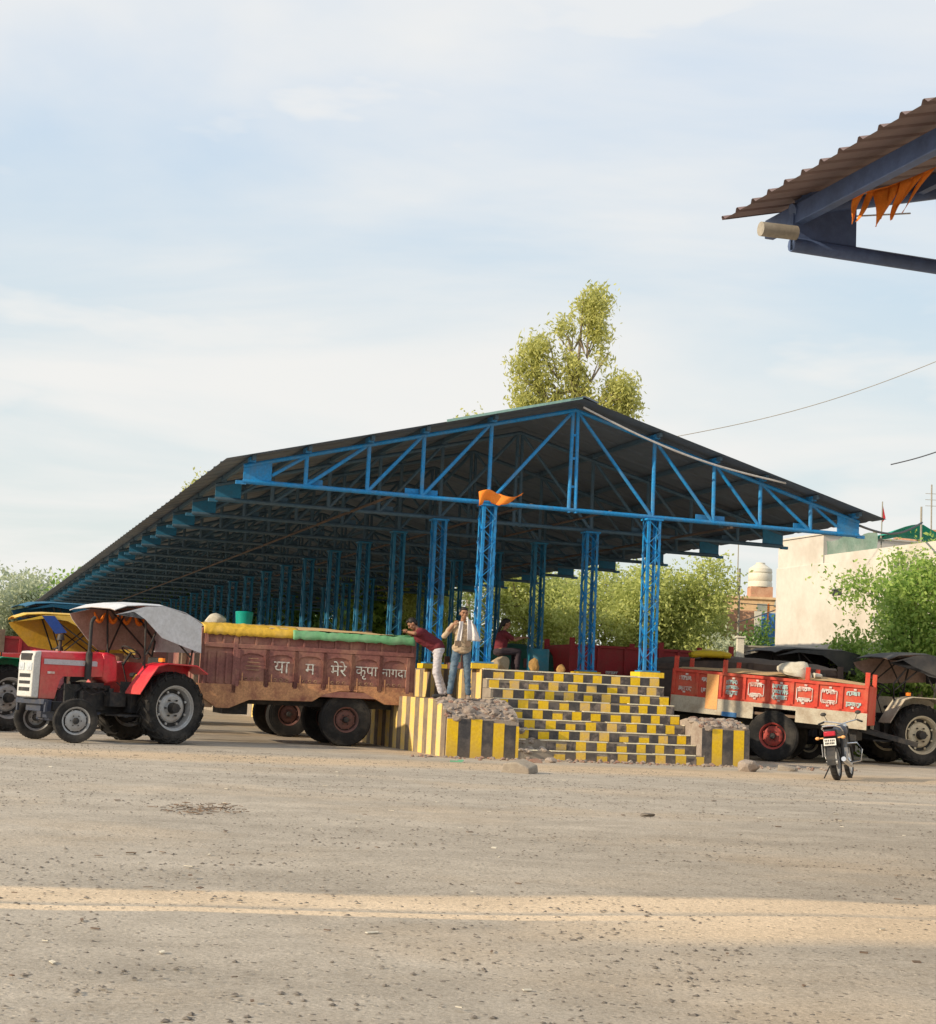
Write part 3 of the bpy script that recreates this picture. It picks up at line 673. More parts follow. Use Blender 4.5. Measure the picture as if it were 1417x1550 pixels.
    for z, h in ((1.40, .11), (1.10, .06), (.99, .05), (.88, .06)): b.box((2.598, 0, z), (.02, .36, h))
    P('grille_slot', b, 'iron', g_)
    b = MB()
    for q in (-1, 1):
        l = MB(); l.box((2.60, q*.13, 1.245), (.03, .17, .12)); l.lathe([(0, .035), (.04, .02), (.05, 0)], o=(2.60, q*.13, 1.245), ax=(1, 0, 0), n=14); P('headlight', l, 'glass', t)
    if exhaust:
        b = MB(); b.tube((1.22, .30, 1.08), (1.22, .30, 1.52), .062, n=14); b.tube((1.22, .30, 1.52), (1.22, .30, 2.02), .032, n=12); b.tube((1.22, .30, 1.50), (1.22, .30, 1.54), .062, .032, n=14); b.path([(1.22, .30, 2.0), (1.20, .30, 2.06), (1.15, .30, 2.10)], .032, 10)
        P('exhaust_pipe', b, 'iron', t)
    b = MB(); b.tube((1.55, -.16, 1.5), (1.55, -.16, 1.74), .03); b.tube((1.55, -.16, 1.70), (1.55, -.16, 1.80), .07, .05, n=12); P('air_intake', b, 'iron', t)
    for ch_o in t.children:
        if ch_o.name.split('.')[0] in ('bonnet', 'dashboard_cowl', 'side_decal', 'emblem', 'grille_frame', 'headlight', 'exhaust_pipe', 'air_intake'):
            n_o = ch_o.name.split('.')[0]; ex_ = n_o in ('exhaust_pipe', 'air_intake'); ch_o.location = (.33 if ex_ else .45, 0, -.06); ch_o.scale = (1 if ex_ else .84, 1, 1.10)
    for s in (1, -1):   # fenders
        b = MB(); y0, y1 = s*.50, s*.98
        pr = [(.86, .92), (.66, 1.22), (.50, 1.43), (.30, 1.49), (-.36, 1.475), (-.62, 1.33)]
        pr2 = [(x_-.0, z-.022) for x_, z in pr]
        for (a, b2, c, d) in zip(pr, pr[1:], pr2, pr2[1:]):
            b.prism([a, b2, d, c], min(y0, y1), max(y0, y1))
        b.prism([(.86, .92), (.66, 1.22), (.50, 1.43), (.30, 1.49), (-.36, 1.475), (-.52, 1.39), (-.45, 1.0), (.1, .95), (.45, .80)], y0-s*.012, y0+s*.006)
        f = P('fender', b, fender, t)
        l = MB(); l.box((.36, s*.86, 1.54), (.06, .12, .07)); P('marker_lamp', l, 'orange', f)
    b = MB(); b.box((.12, 0, 1.24), (.42, .44, .09)); b.box((-.12, 0, 1.42), (.10, .46, .36)); b.tube((.1, 0, 1.0), (.1, 0, 1.2), .06); P('seat', b, 'seat', t, bevel=.03)
    b = MB(); b.tube((.62, 0, 1.42), (.46, 0, 1.66), .022)
    c0, ax = V((.46, 0, 1.66)), V((-.55, 0, .83)).normalized(); u = V((0, 1, 0)); v_ = ax.cross(u)
    b.path([c0+u*(.20*cos(a))+v_*(.20*sin(a)) for a in [i*2*pi/20 for i in range(21)]], .016, 6)
    for a in (0, 2.1, 4.2): b.tube(c0, c0+u*(.20*cos(a))+v_*(.20*sin(a)), .010, n=6)
    P('steering_wheel', b, 'iron', t)
    b = MB(); b.box((.42, .46, .62), (.34, .20, .02)); b.bar((.55, .30, .68), (.70, .45, 1.10), .02, .02); b.tube((.30, .32, 1.1), (.42, .34, 1.48), .012); b.tube((.30, -.32, 1.1), (.42, -.34, 1.48), .012)
    b.box((.55, .50, .36), (.26, .22, .03)); b.bar((.55, .52, .36), (.55, .48, .62), .03, .03); P('footplate_and_levers', b, 'iron', t)
    b = MB(); b.bar((-.35, -.32, .55), (-1.0, -.22, .42), .05, .05); b.bar((-.35, .32, .55), (-1.0, .22, .42), .05, .05); b.box((-.85, 0, .45), (.12, .55, .05)); b.box((-.48, 0, .75), (.25, .5, .45)); P('hitch', b, 'iron', t)
    if canopy:
        fr = MB(); H = ch
        for s in (1, -1):
            y = s*.64
            fr.path([(-.42, y, 1.45), (-.50, y, 1.9), (cx0+.15, y, H-.16)], .022, 8); fr.path([(.52, s*.56, 1.30), (.58, s*.62, 1.75), (cx1-.45, y, H-.08)], .02, 8)
            fr.bar((-.44, y, 1.62), (cx1-.55, y, H-.1), .025, .025); fr.bar((.56, y, 1.62), (cx0+.45, y, H-.12), .025, .025); fr.bar((cx0, y, H-.1), (cx1, y, H-.06), .03, .03)
        for x_ in (cx0, (cx0+cx1)/2, cx1): fr.bar((x_, -.66, H-.08), (x_, .66, H-.08), .03, .03)
        f = P('canopy_frame', fr, 'iron', t)
        Y = .76
        top = MB(); prx = [(cx1+.30, H-.10), (cx1+.05, H-.01), (cx1-.35, H+.03), (cx0+.55, H+.04), (cx0+.05, H-.05), (cx0-.32, H-.20)]
        vs = []
        for x_, z in prx:
            for y, dz in ((-Y, -.03), (-Y*.8, .0), (0, .03), (Y*.8, .0), (Y, -.03)): vs.append((x_, y, z+dz))
        fs = [(k*5+i, k*5+i+1, (k+1)*5+i+1, (k+1)*5+i) for k in range(5) for i in range(4)]
        top.add(vs, fs); tp = P('canopy_top', top, canopy, t, flat=True)
        sm = tp.modifiers.new('thick', 'SOLIDIFY'); sm.thickness = .012
        un = MB(); un.add([(x_, y, z-.020) for x_, y, z in vs], fs, 0); P('canopy_lining', un, underm, t)
        for s in (1, -1):
            k_ = MB()
            if s > 0: poly = [(cx1+.28, H-.22), (cx1-.35, H-.03), (cx0+.55, H+.0), (cx0-.05, H-.13), (cx0-.33, H-.27), (cx0-.36, H-.27-.55*flap), (cx0+.15, H-.27-.42*flap), (cx0+.55, H-.30-.28*flap), (cx0+.95, H-.26), (cx0+1.2, H-.14), (cx1-.4, H-.10)]
            else: poly = [(cx1+.28, H-.20), (cx1-.35, H-.03), (cx0+.55, H+.0), (cx0-.05, H-.13), (cx0-.33, H-.27), (cx0-.36, H-.27-.50*flap), (cx0+.2, H-.30-.50*flap), (cx0+.9, H-.35-.50*flap), (cx1-.2, H-.30-.42*flap), (cx1+.22, H-.30)]
            k_.prism(poly, s*(Y+.005), s*(Y+.013)); P('canopy_skirt', k_, canopy, t)
            if s < 0: l = MB(); l.prism([(x_, z) for x_, z in poly], -Y+.0, -Y+.004); P('canopy_lining', l, underm, t)
        k_ = MB(); k_.add([(cx0-.335, -Y, H-.25), (cx0-.335, Y, H-.25), (cx0-.355, Y, H-.27-.55*flap), (cx0-.355, -Y, H-.27-.55*flap)], [(0, 1, 2, 3)]); P('canopy_skirt', k_, canopy, t)
        if garland:
            gb_ = MB()
            for i, x_ in enumerate([cx1-.30-.30*i for i in range(4)]):
                gb_.path([(x_-.12+.24*j/8, -.66, H-.14-.17*sin(pi*j/8)) for j in range(9)], .030, 6, radii=[.014+.026*sin(pi*j/8) for j in range(9)])
            P('garland', gb_, 'orange', t)
    return t
tr = make_tractor('red tractor with white canvas canopy and silver bonnet stripe at the left', (-5.88, 29.14, 0), radians(180+46), 'redpaint', 'steel', canopy='canvas', garland=True, steer=-.38, cx0=-.22, cx1=1.08, ch=2.53)
# bright yellow cloth bundle by the seat of the red tractor
b = MB(); b.rock((0, 0, .14), .14, 0, 4, (1, 1, 1), 2); b.rock((.03, 0, .02), .07, 0, 6, (1, .6, 1), 1); o = P('cloth_bundle', b, 'yellowpad'); o.location = (-5.95, 28.40, 1.02); tag(o, 'yellow cloth bundle lying on the footplate of the red tractor', 'bundle')
make_tractor('cream wheeled tractor with black canopy parked at the far right', (10.62, 36.9, 0), radians(195.5), 'redtr2', 'cream', canopy='blackcan', fender='creamtr', scale=1.07, steer=0, ch=2.42, flap=.6, exhaust=False, cx1=.5)
make_tractor('green tractor whose nose pokes in behind the red tractor', (-9.75, 31.7, 0), radians(180+50), 'greenpaint', 'steel', canopy=None, steer=.1, exhaust=False, grille='iron')
make_tractor('blue canopied tractor standing behind the red tractor', (-10.2, 40.6, 0), radians(180+30), 'bluepanel', 'cream', canopy='bluecan', steer=0, underm='bluecan', ch=3.0, exhaust=False)
make_tractor('tractor with yellow canopy seen behind the red tractor', (-8.75, 35.3, 0), radians(180+22), 'redtr2', 'cream', canopy='yellowtarp', steer=0, underm='yellowtarp', ch=2.52, flap=1.0, exhaust=False)
make_tractor('tractor with sagging black canopy behind the red trailer', (9.5, 41.4, 0), radians(200), 'redtr2', 'cream', canopy='blackcan', steer=0, underm='blackcan', ch=2.66, flap=.8, scale=1.04, cx0=-1.0)

yt = [o for o in bpy.data.objects if o.get('label', '').startswith('tractor with yellow canopy')][0]
b = MB(); b.prism([(.75, 2.48), (1.02, 2.47), (.70, 2.08), (.45, 2.12)], .762, .79); P('blue_band', b, 'bluetarp', yt)
# ------------------------------------------------------------------ trailers
def text_mesh(s_, size, mat, parent, loc, rot, name='lettering', ext=.004):
    c = bpy.data.curves.new(name, 'FONT'); c.body = s_; c.size = size; c.extrude = ext; c.align_x = 'CENTER'; c.resolution_u = 3
    o = bpy.data.objects.new('tmp', c); COL.objects.link(o); bpy.context.view_layer.update()
    me = bpy.data.meshes.new_from_object(o.evaluated_get(bpy.context.evaluated_depsgraph_get())); bpy.data.objects.remove(o)
    me.materials.clear(); me.materials.append(M[mat]); r = link(name, me, parent); r.location = loc; r.rotation_euler = rot; return r
def scribble(b, x, z, w_, h, y, R, n_=3, m=0):
    lean = R.uniform(-.05, .05); w_ *= R.uniform(.8, 1.1)
    for q in range(n_):
        zz = z+h*(.35-.35*q*2/max(1, n_-1) if n_ > 1 else 0)
        b.box((x, y, zz+h*.12), (w_*.8*R.uniform(.7, 1), .004, h*.07), m)
        k = x-w_*.36
        while k < x+w_*.34:
            d = R.uniform(.02, .05); b.box((k, y, zz+lean*(k-x)*2), (R.uniform(.014, .026), .004, h*R.uniform(.14, .30)), m)
            if R.random() < .7: b.box((k+d*.5, y, zz+R.uniform(-.04, .04)*h*3), (d*.8, .004, h*R.uniform(.05, .11)), m)
            k += d
def make_trailer_maroon():
    t = thing('trailer', 'maroon grain trailer with painted arches under yellow and green tarpaulins', 'trailer', S(-5.2, 1.90), TH, 'grain trailers')
    Lx, W, z0, z1 = 4.35, 1.9, .98, 2.26; x0, x1 = -Lx/2, Lx/2; t.rotation_euler = (0, 0, TH)
    yn = -W/2
    b = MB(); b.box((0, 0, z0+.03), (Lx, W, .06)); P('bed_floor', b, 'trailerlo', t)
    for s in (-1, 1):
        y = s*W/2; b = MB()
        b.box((0, y, (z0+z1)/2), (Lx, .03, z1-z0)); yo = y+s*.03
        # rails
        for z, h in ((z1-.03, .07), (z1-.34, .085), (z0+.06, .12)): b.box((0, yo, z), (Lx, .045, h))
        b.box((x0+.62, yo, (z0+z1)/2), (.09, .05, z1-z0)); 
        # small upper posts
        n_ = 13
        for i in range(n_+1): b.box((x0+.05+(Lx-.1)*i/n_, yo, z1-.18), (.045, .03, .28))
        sp_ = P('side_panel', b, 'trailer', t, bevel=.005)
        # arches
        ar = MB(); lo = MB(); xs_ = [x0+.68+.592*i for i in range(7)]
        for a, c in zip(xs_, xs_[1:]):
            if c > x1: c = x1
            w_ = c-a; m_ = (a+c)/2
            za, zb, zt = z0+.14, z1-.62, z1-.40
            for e in (a, c): ar.box((e, yo+s*.002, (za+zt)/2), (.075, .05, zt-za))
            pts = [(m_-w_/2+.03, zb), (m_-w_*.36, zb+.10), (m_-w_*.16, zb+.14), (m_+w_*.16, zb+.14), (m_+w_*.36, zb+.10), (m_+w_/2-.03, zb)]
            poly = [(m_-w_/2+.03, zt+.04)]+pts+[(m_+w_/2-.03, zt+.04)]
            ar.prism(poly, min(y, yo+s*.012), max(y, yo+s*.012))
            lo.box((m_, yo-s*.004, z0+.19), (w_*.82, .02, .13)); lo.box((a+.10, yo+s*.03, z0+.27), (.022, .008, .28)); 
        for i in range(3):
            a = x0+.10+.18*i; ar.box((a, yo, z0+.50), (.05, .03, .62))
        P('arches', ar, 'trailer', sp_, bevel=.004); P('worn_lower_band', lo, 'trailerlo', sp_)
        # floor beam with wheel arch
        b = MB(); wx = .81-0.0; yb0, yb1 = (y+s*.055, y-s*.05)
        poly = [(x0-.12, z0+.05), (x0-.12, z0-.02), (x0+.3, z0-.30), (x0+.55, z0-.30), (x0+.95, z0-.12), (wx-.75, z0-.10), (wx-.50, z0+.06), (wx-.15, z0+.145), (wx+.30, z0+.145), (wx+.62, z0-.02), (wx+.78, z0-.10), (x1+.02, z0-.10), (x1+.02, z0+.10), (x1, z0+.17), (x0-.12, z0+.17)]
        b.prism(poly, min(yb0, yb1), max(yb0, yb1)); P('side_beam', b, 'trailerlo', t)
        if s < 0:
            for i, (wd, sz) in enumerate((('', .2), ('या', .37), ('म', .34), ('मेरे', .33), ('कृपा', .29), ('नागदा', .25))):
                if not wd: continue
                text_mesh(wd, sz, 'fadedletter', sp_, (xs_[i]+.296, yo-.016+.012, z0+.44+(0.03 if sz < .3 else 0)), (pi/2, 0, 0))
            sc_ = MB(); R = random.Random(3)
            for i in range(6):
                for q in range(3): 
                    cxx = xs_[i]+.18+q*.12; sc_.path([(cxx+.03*cos(a), yo+.004-.012, z0+.30+.028*sin(a)) for a in [j*pi/4 for j in range(8)]], .007, 5)
            for q in range(4): sc_.box((xs_[0]+.31, yo-.010, z0+.48+q*.075), (.30-.05*abs(q-1), .006, .014), X=None)
            P('painted_motifs', sc_, 'trailertan', sp_)
    for x_, nm in ((x0, 'front_board'), (x1, 'tail_board')):
        b = MB(); b.box((x_, 0, (z0+z1)/2), (.04, W, z1-z0))
        for i in range(5): b.box((x_+(.03 if x_ > 0 else -.03), -W/2+.05+(W-.1)*i/4, (z0+z1)/2), (.04, .07, z1-z0))
        P(nm, b, 'trailer', t, bevel=.005)
    for s in (-1, 1): 
        b = MB(); b.bar((x0-.13, s*.9, z0-.05), (x0-.13, s*.9, z1-.02), .10, .13); P('corner_post', b, 'wood', t, bevel=.01)
    b = MB(); b.box((x0-.22, 0, z0-.02), (.2, W, .12)); b.box((x0-.05, -W/2+.05, z0-.18), (.55, .14, .24)); P('front_sill', b, 'trailertan', t, bevel=.01)
    wx = .81
    for s in (-1, 1): wheel(t, 'wheel', (wx, s*.82, .54), .54, .27, .25, s, 'brownrim')
    b = MB(); b.tube((wx, -.8, .54), (wx, .8, .54), .06); b.box((0, .4, z0-.13), (Lx*.98, .09, .16)); b.box((0, -.4, z0-.13), (Lx*.98, .09, .16))
    for s in (-1, 1):
        for q in range(4): b.bar((wx-.45+.05*q, s*.55, .70-.025*q+.05), (wx+.45-.05*q, s*.55, .70-.025*q+.05), .07, .02)
        b.bar((x0+.1, s*.4, z0-.2), (x0-1.0, s*.05, .55), .09, .10)
    b.box((x0+.75, 0, z0-.30), (.5, 1.2, .25)); b.box((x0-1.05, 0, .55), (.2, .16, .06)); P('chassis', b, 'iron', t)
    b = MB(); b.box((x1+.22, 0, z0-.03), (.46, 1.8, .035)); b.tube((x1+.1, -.7, z0-.28), (x1+.1, -.7, z0-.02), .03); P('tail_step', b, 'wood', t)
    # load and tarps: separate things
    b = MB(); vs = []; N = 20; Mx = 10
    for i in range(N+1):
        for j in range(Mx+1):
            u, v_ = i/N, j/Mx; z = z1+.02+.17*sin(pi*u)**.6*sin(pi*v_)**.7+.02*mn.noise(V((u*6, v_*4, 1))); vs.append((x0+.03+(Lx-.06)*u, -W/2+.03+(W-.06)*v_, z))
    b.add(vs, [(i*(Mx+1)+j, (i+1)*(Mx+1)+j, (i+1)*(Mx+1)+j+1, i*(Mx+1)+j+1) for i in range(N) for j in range(Mx)])
    return t
def tarp(name, label, cat, mat, frame_loc, xa, xb, yfront, drop, ztop, ycrown, amp, seed, rise=.16, zslope=0., grp=None):
    b = MB(); N = 56; rows = []
    prof = [(yfront-.065, -drop), (yfront-.06, -drop*.5), (yfront-.055, -.02), (yfront-.02, .03), (yfront+.10, .35*rise), (yfront+.30, .8*rise), (ycrown, rise)]
    for i in range(N+1):
        u = i/N; x_ = xa+(xb-xa)*u
        edge = drop*(.12*mn.noise(V((u*7+seed, 0, 0)))+.35*(1 if seed % 2 else -1)*sin(u*pi)*.3)
        row = []
        for j, (y, z) in enumerate(prof):
            f = 1-j/(len(prof)-1)
            row.append((x_, y-.02*f*abs(mn.noise(V((u*18, seed, 0)))), ztop+zslope*(x_)+z-(edge if j == 0 else edge*.4 if j == 1 else 0)+.018*mn.noise(V((u*12, j*.7, seed)))+.022*mn.noise(V((u*26, j*1.1, seed+3)))))
        rows.append(row)
    K = len(prof); vs = [p for r in rows for p in r]
    b.add(vs, [(i*K+j, (i+1)*K+j, (i+1)*K+j+1, i*K+j+1) for i in range(N) for j in range(K-1)])
    o = P(name, b, mat); o.location = frame_loc; o.rotation_euler = (0, 0, TH); sm = o.modifiers.new('thick', 'SOLIDIFY'); sm.thickness = .008
    tag(o, label, cat, grp); return o
mt = make_trailer_maroon()
tarp('tarpaulin', 'yellow tarpaulin over the top of the maroon trailer', 'tarpaulin', 'yellowtarp', S(-5.2, 1.90), -2.22, -.30, -.965, .135, 2.27, -.2, .1, 3, .12)
tarp('tarpaulin', 'green tarpaulin strip draped over the rear half of the maroon trailer', 'tarpaulin', 'greentarp', S(-5.2, 1.90), -.42, 2.16, -1.0, .15, 2.262, -.72, .1, 6, .06)
b = MB(); vs = []; N = 24; Mx = 10
for i in range(N+1):
    for j in range(Mx+1): u, v_ = i/N, j/Mx; vs.append((-2.1+4.2*u, -.92+1.8*v_, 2.27+.12*sin(pi*min(max(u, .02), .98))**.4*sin(pi*(.04+.9*v_))**.5+.03*mn.noise(V((u*6, v_*4, 1)))))
b.add(vs, [(i*(Mx+1)+j, (i+1)*(Mx+1)+j, (i+1)*(Mx+1)+j+1, i*(Mx+1)+j+1) for i in range(N) for j in range(Mx)])
o = P('load_cover', b, paint('pale ochre cloth', (.70, .48, .24), (.60, .44, .2), .4, .85, 4., bump=.3)); o.location = S(-5.2, 1.90); o.rotation_euler = (0, 0, TH); tag(o, 'pale ochre cloth covering the heaped load of the maroon trailer', 'load cover')

def make_trailer_red():
    t = thing('trailer', 'vermilion trailer with white painted panels and cream sill on the right', 'trailer', (6.63+.54, 34.3+.80, 0), radians(-20), 'grain trailers')
    Lx, W, z0, z1 = 4.35, 1.75, 1.01, 1.87; x0, x1 = -Lx/2, Lx/2
    tilt = radians(3.0); body = Matrix.Rotation(tilt, 4, 'Y')
    def Bm():
        b = MB(); b.M = Matrix.Translation((0, 0, 1.2)) @ body @ Matrix.Translation((0, 0, -1.2)); return b
    b = Bm(); b.box((0, 0, z0+.03), (Lx, W, .06)); P('bed_floor', b, 'wood', t)
    R = random.Random(9)
    for s in (-1, 1):
        y = s*W/2; yo = y+s*.028; zs = z0+.26
        b = Bm(); b.box((0, y, (zs+z1)/2), (Lx, .03, z1-zs)); b.box((0, yo, z1-.03), (Lx, .05, .07)); b.box((0, yo, zs+.02), (Lx, .04, .05))
        for i in range(9): b.box((x0+.04+(Lx-.08)*i/8, yo, (zs+z1)/2), (.07, .04, z1-zs))
        sp_ = P('side_panel', b, 'redtr', t, bevel=.005)
        b = Bm(); wx = .12
        b.prism([(x0, zs), (x0, z0-.10), (x0+.9, z0-.10), (wx-.42, z0-.10), (wx-.42, z0+.17), (wx+.52, z0+.17), (wx+.52, z0-.08), (x1, z0-.10), (x1, zs)], y-.05 if s < 0 else y-.02, y+.02 if s < 0 else y+.05); P('side_sill', b, 'creamtr', t)
        b = Bm(); b.box((x0+.93, yo-.0, (z0+z1)/2-.02), (.27, .062, z1-z0-.08)); P('orange_panel', b, 'orangetr', t)
        b = Bm(); b.box((x0+1.35, yo, z0-.06), (.34, .05, .10)); P('blue_box', b, 'bluepanel', t)
        for x_ in (x0+.06, x0+1.18, x0+3.02, x1-.04):
            b = Bm(); b.box((x_, y, z1+.12), (.10, .07, .34)); P('stake', b, 'redtr', t, bevel=.006)
        if s < 0:
            b = Bm()
            for i in range(8):
                xm = x0+.04+(Lx-.08)*(i+.5)/8
                if i in (3, 5, 6): 
                    for e in (-1, 1): b.box((xm, yo-.008, (zs+z1)/2-.01+e*.13), (.34, .006, .018)); b.box((xm+e*.17, yo-.008, (zs+z1)/2-.01), (.018, .006, .26))
                scribble(b, xm, (zs+z1)/2-.02, .42, .34, yo-.010, R, 3 if i in (2, 4) else 2, 1 if i in (2, 4, 7) else 0)
                for e in (-1, 1): b.box((xm+e*.02, yo-.010, (zs+z1)/2+e*.20-.01), (.06, .006, .04))
            P('painted_lettering', b, ['lettering', 'cyanletter'], sp_)
    for x_, nm in ((x1, 'front_board'), (x0, 'tail_board')):
        b = Bm(); b.box((x_, 0, (z0+z1)/2), (.04, W, z1-z0)); P(nm, b, 'redtr', t)
    for s in (-1, 1): wheel(t, 'wheel', (.13, s*.76, .565), .565, .26, .28, s, 'redrim')
    b = MB(); b.tube((.13, -.75, .565), (.13, .75, .565), .06); b.box((0, .4, .82), (Lx*.98, .09, .16)); b.box((0, -.4, .86), (Lx*.98, .09, .16)); b.bar((x1-.2, .4, .8), (x1+1.0, .05, .52), .09, .1); b.bar((x1-.2, -.4, .8), (x1+1.0, -.05, .52), .09, .1); b.box((x1-.5, 0, .7), (.5, 1.3, .3)); P('chassis', b, 'iron', t)
    b = Bm(); vs = []; N = 20; Mx = 8
    for i in range(N+1):
        for j in range(Mx+1): u, v_ = i/N, j/Mx; vs.append((x0+.05+(Lx-.1)*u, -W/2+.03+(W-.06)*v_, z1-.02+.16*sin(pi*(.15+.7*u))*sin(pi*(.1+.8*v_))+.03*mn.noise(V((u*8, v_*4, 5)))))
    b.add(vs, [(i*(Mx+1)+j, (i+1)*(Mx+1)+j, (i+1)*(Mx+1)+j+1, i*(Mx+1)+j+1) for i in range(N) for j in range(Mx)]); gr_ = P('grain_heap', b, 'grain'); gr_.location = t.location; gr_.rotation_euler = t.rotation_euler; tag(gr_, 'heap of golden grain filling the vermilion trailer', 'grain', kind='stuff')
    return t
make_trailer_red()
def plain_trailer(label, loc, rz, Lx, z0, z1, mat, post, W=1.9, marks=False):
    t = thing('trailer', label, 'trailer', loc, rz, 'grain trailers')
    x0, x1 = -Lx/2, Lx/2
    for s in (-1, 1):
        b = MB(); y = s*W/2; b.box((0, y, (z0+z1)/2), (Lx, .03, z1-z0)); b.box((0, y+s*.03, z1-.03), (Lx, .05, .07)); b.box((0, y+s*.03, z0+.04), (Lx, .05, .08))
        for i in range(7): b.box((x0+.05+(Lx-.1)*i/6, y+s*.03, (z0+z1)/2), (.08, .05, z1-z0))
        p_ = P('side_panel', b, mat, t, bevel=.005)
        for x_ in (x0+.05, x0+Lx*.55, x1-.05): b = MB(); b.box((x_, y+s*.06, (z0+z1)/2+.08), (.14, .05, z1-z0+.18)); P('stake', b, post, t)
        if marks and s < 0:
            b = MB(); R = random.Random(4)
            for i in range(6): scribble(b, x0+.05+(Lx-.1)*(i+.5)/6, (z0+z1)/2+.05, .42, .24, y-.058, R, 1)
            P('painted_lettering', b, 'whitecloth', p_)
    b = MB(); b.box((0, 0, z0+.03), (Lx-.06, W-.06, .06)); b.box((x0+.02, 0, (z0+z1)/2), (.03, W-.04, z1-z0-.02)); b.box((x1-.02, 0, (z0+z1)/2), (.03, W-.04, z1-z0-.02)); P('bed_box', b, mat, t)
    for s in (-1, 1): wheel(t, 'wheel', (.4, s*.80, .52), .52, .26, .25, s, 'brownrim')
    b = MB(); b.tube((.4, -.8, .52), (.4, .8, .52), .06); b.box((0, .4, z0-.1), (Lx*.9, .09, .16)); b.box((0, -.4, z0-.1), (Lx*.9, .09, .16)); P('chassis', b, 'iron', t)
    return t
def heap(name, label, cat, loc, rz, L_, W, z, h, mat, seed, kind=None, drop=0., grp=None):
    b = MB(); N, Mx = 26, 12; vs = []
    for i in range(N+1):
        for j in range(Mx+1):
            u, v_ = i/N, j/Mx; e = min(1, min(u, 1-u)*N/1.2)*min(1, min(v_, 1-v_)*Mx/1.2)
            vs.append((-L_/2+L_*u, -W/2+W*v_, z+h*(sin(pi*(.06+.88*u))**.6)*(sin(pi*(.06+.88*v_))**.6)+.07*mn.noise(V((u*5+seed, v_*3, seed)))+.03*mn.noise(V((u*14+seed, v_*9, seed)))-(drop if e < .5 else 0)))
    b.add(vs, [(i*(Mx+1)+j, (i+1)*(Mx+1)+j, (i+1)*(Mx+1)+j+1, i*(Mx+1)+j+1) for i in range(N) for j in range(Mx)])
    o = P(name, b, mat); o.location = loc; o.rotation_euler = (0, 0, rz); tag(o, label, cat, grp, kind); return o
# trailers parked beyond the platform on the right
plain_trailer('deep red high sided trailer seen between the right hand columns', (4.75, 41.2, 0), TH-.05, 4.6, 1.1, 2.58, 'redtr2', 'redtr2', marks=True)
plain_trailer('brown loaded trailer under a dark green tarpaulin', (1.35, 41.6, 0), TH-.1, 3.2, 1.1, 2.0, 'brownrim', 'brownrim')
heap('tarpaulin', 'dark green tarpaulin over the brown trailer beyond the platform', 'tarpaulin', (1.45, 41.6, 0), TH-.1, 3.4, 2.1, 1.95, .62, 'dkgreen', 2, drop=.35)
plain_trailer('trailer shrouded in dark brown canvas behind the vermilion trailer', (7.0, 38.6, 0), radians(-8), 4.9, 1.0, 2.08, 'browncan', 'browncan')
heap('canvas_cover', 'dark brown canvas cover sagging over the shrouded trailer', 'canvas', (7.0, 38.5, 0), radians(-8), 5.0, 2.05, 2.02, .38, 'browncan', 5, drop=.85)
b = MB(); vs = []
for i in range(15):
    for j in range(6): u, v_ = i/14, j/5; vs.append((-.5+1.0*u, -.3+.6*v_, .10*sin(pi*u)**.5*sin(pi*v_)**.5+.03*mn.noise(V((u*9, v_*7, 2)))))
b.add(vs, [(i*6+j, (i+1)*6+j, (i+1)*6+j+1, i*6+j+1) for i in range(14) for j in range(5)]); o = P('plastic_sheet', b, 'yellowpad'); o.location = (6.15, 37.9, 2.44); so_ = o.modifiers.new('t', 'SOLIDIFY'); so_.thickness = .12; tag(o, 'crumpled bright yellow plastic sheet lying on the dark canvas', 'plastic sheet')
b = MB(); b.rock((0, 0, .24), .36, 0, 31, (1.35, .9, .75), 2); b.rock((.42, 0, .12), .22, 0, 33, (1, .8, .6), 2); o = P('sack', b, 'whitesack'); o.location = (7.55, 34.3, 1.80); tag(o, 'pale stuffed sack on top of the vermilion trailer', 'sack')
b = MB(); R = random.Random(2)
for q in range(120):
    a = R.uniform(0, 6.28); r_ = R.random()**.7; x_ = r_*.45*cos(a); y_ = r_*.7*sin(a); d = R.uniform(0, 3.14); l_ = R.uniform(.03, .09); b.bar((x_, y_, .008+R.random()*.015), (x_+l_*cos(d), y_+l_*sin(d), .006+R.random()*.02), .006, .006)
o = P('straw', b, 'wood', flat=True); o.location = (-2.35, 14.6, 0); tag(o, 'small patch of brown straw lying on the yard', 'straw', kind='stuff')
b = MB(); R = random.Random(6)
for q in range(160):
    y_ = R.uniform(5, 26); x_ = R.uniform(-.3, .3)*y_; d = R.uniform(0, 3.14); l_ = R.uniform(.02, .07); b.box((0, 0, 0), (l_, l_*R.uniform(.2, .6), .004), 0 if R.random() < .55 else 1, X=Matrix.Translation((x_, y_, .012)) @ Matrix.Rotation(d, 4, 'Z') @ Matrix.Rotation(R.uniform(-.3, .3), 4, 'X'))
o = P('litter', b, ['wood', 'whitesack'], flat=True); tag(o, 'scattered chaff and paper bits over the yard', 'litter', kind='stuff')
# second row behind the maroon trailer
plain_trailer('brown trailer standing mostly hidden behind the maroon trailer', (-4.55, 36.1, 0), TH, 4.4, 1.0, 2.35, 'trailer', 'wood')
heap('grain_heap', 'brown heap of grain on the hidden trailer behind the maroon one', 'grain', (-4.55, 36.1, 0), TH, 4.3, 1.9, 2.30, .26, 'sack', 8, kind='stuff')
b = MB(); b.lathe([(0, 0), (.19, 0), (.21, .26), (.215, .28), (.20, .30), (0, .30)], ax=(0, 0, 1), n=24); o = P('drum', b, 'teal'); o.location = (-5.15, 36.0, 2.55); tag(o, 'green plastic tub standing on the load behind the maroon trailer', 'tub')
b = MB(); b.rock((0, 0, .13), .26, 0, 41, (1.3, .9, .6), 2); o = P('sack', b, 'whitesack'); o.location = (-5.8, 35.8, 2.50); tag(o, 'white sack left of the green tub on the hidden load', 'sack')
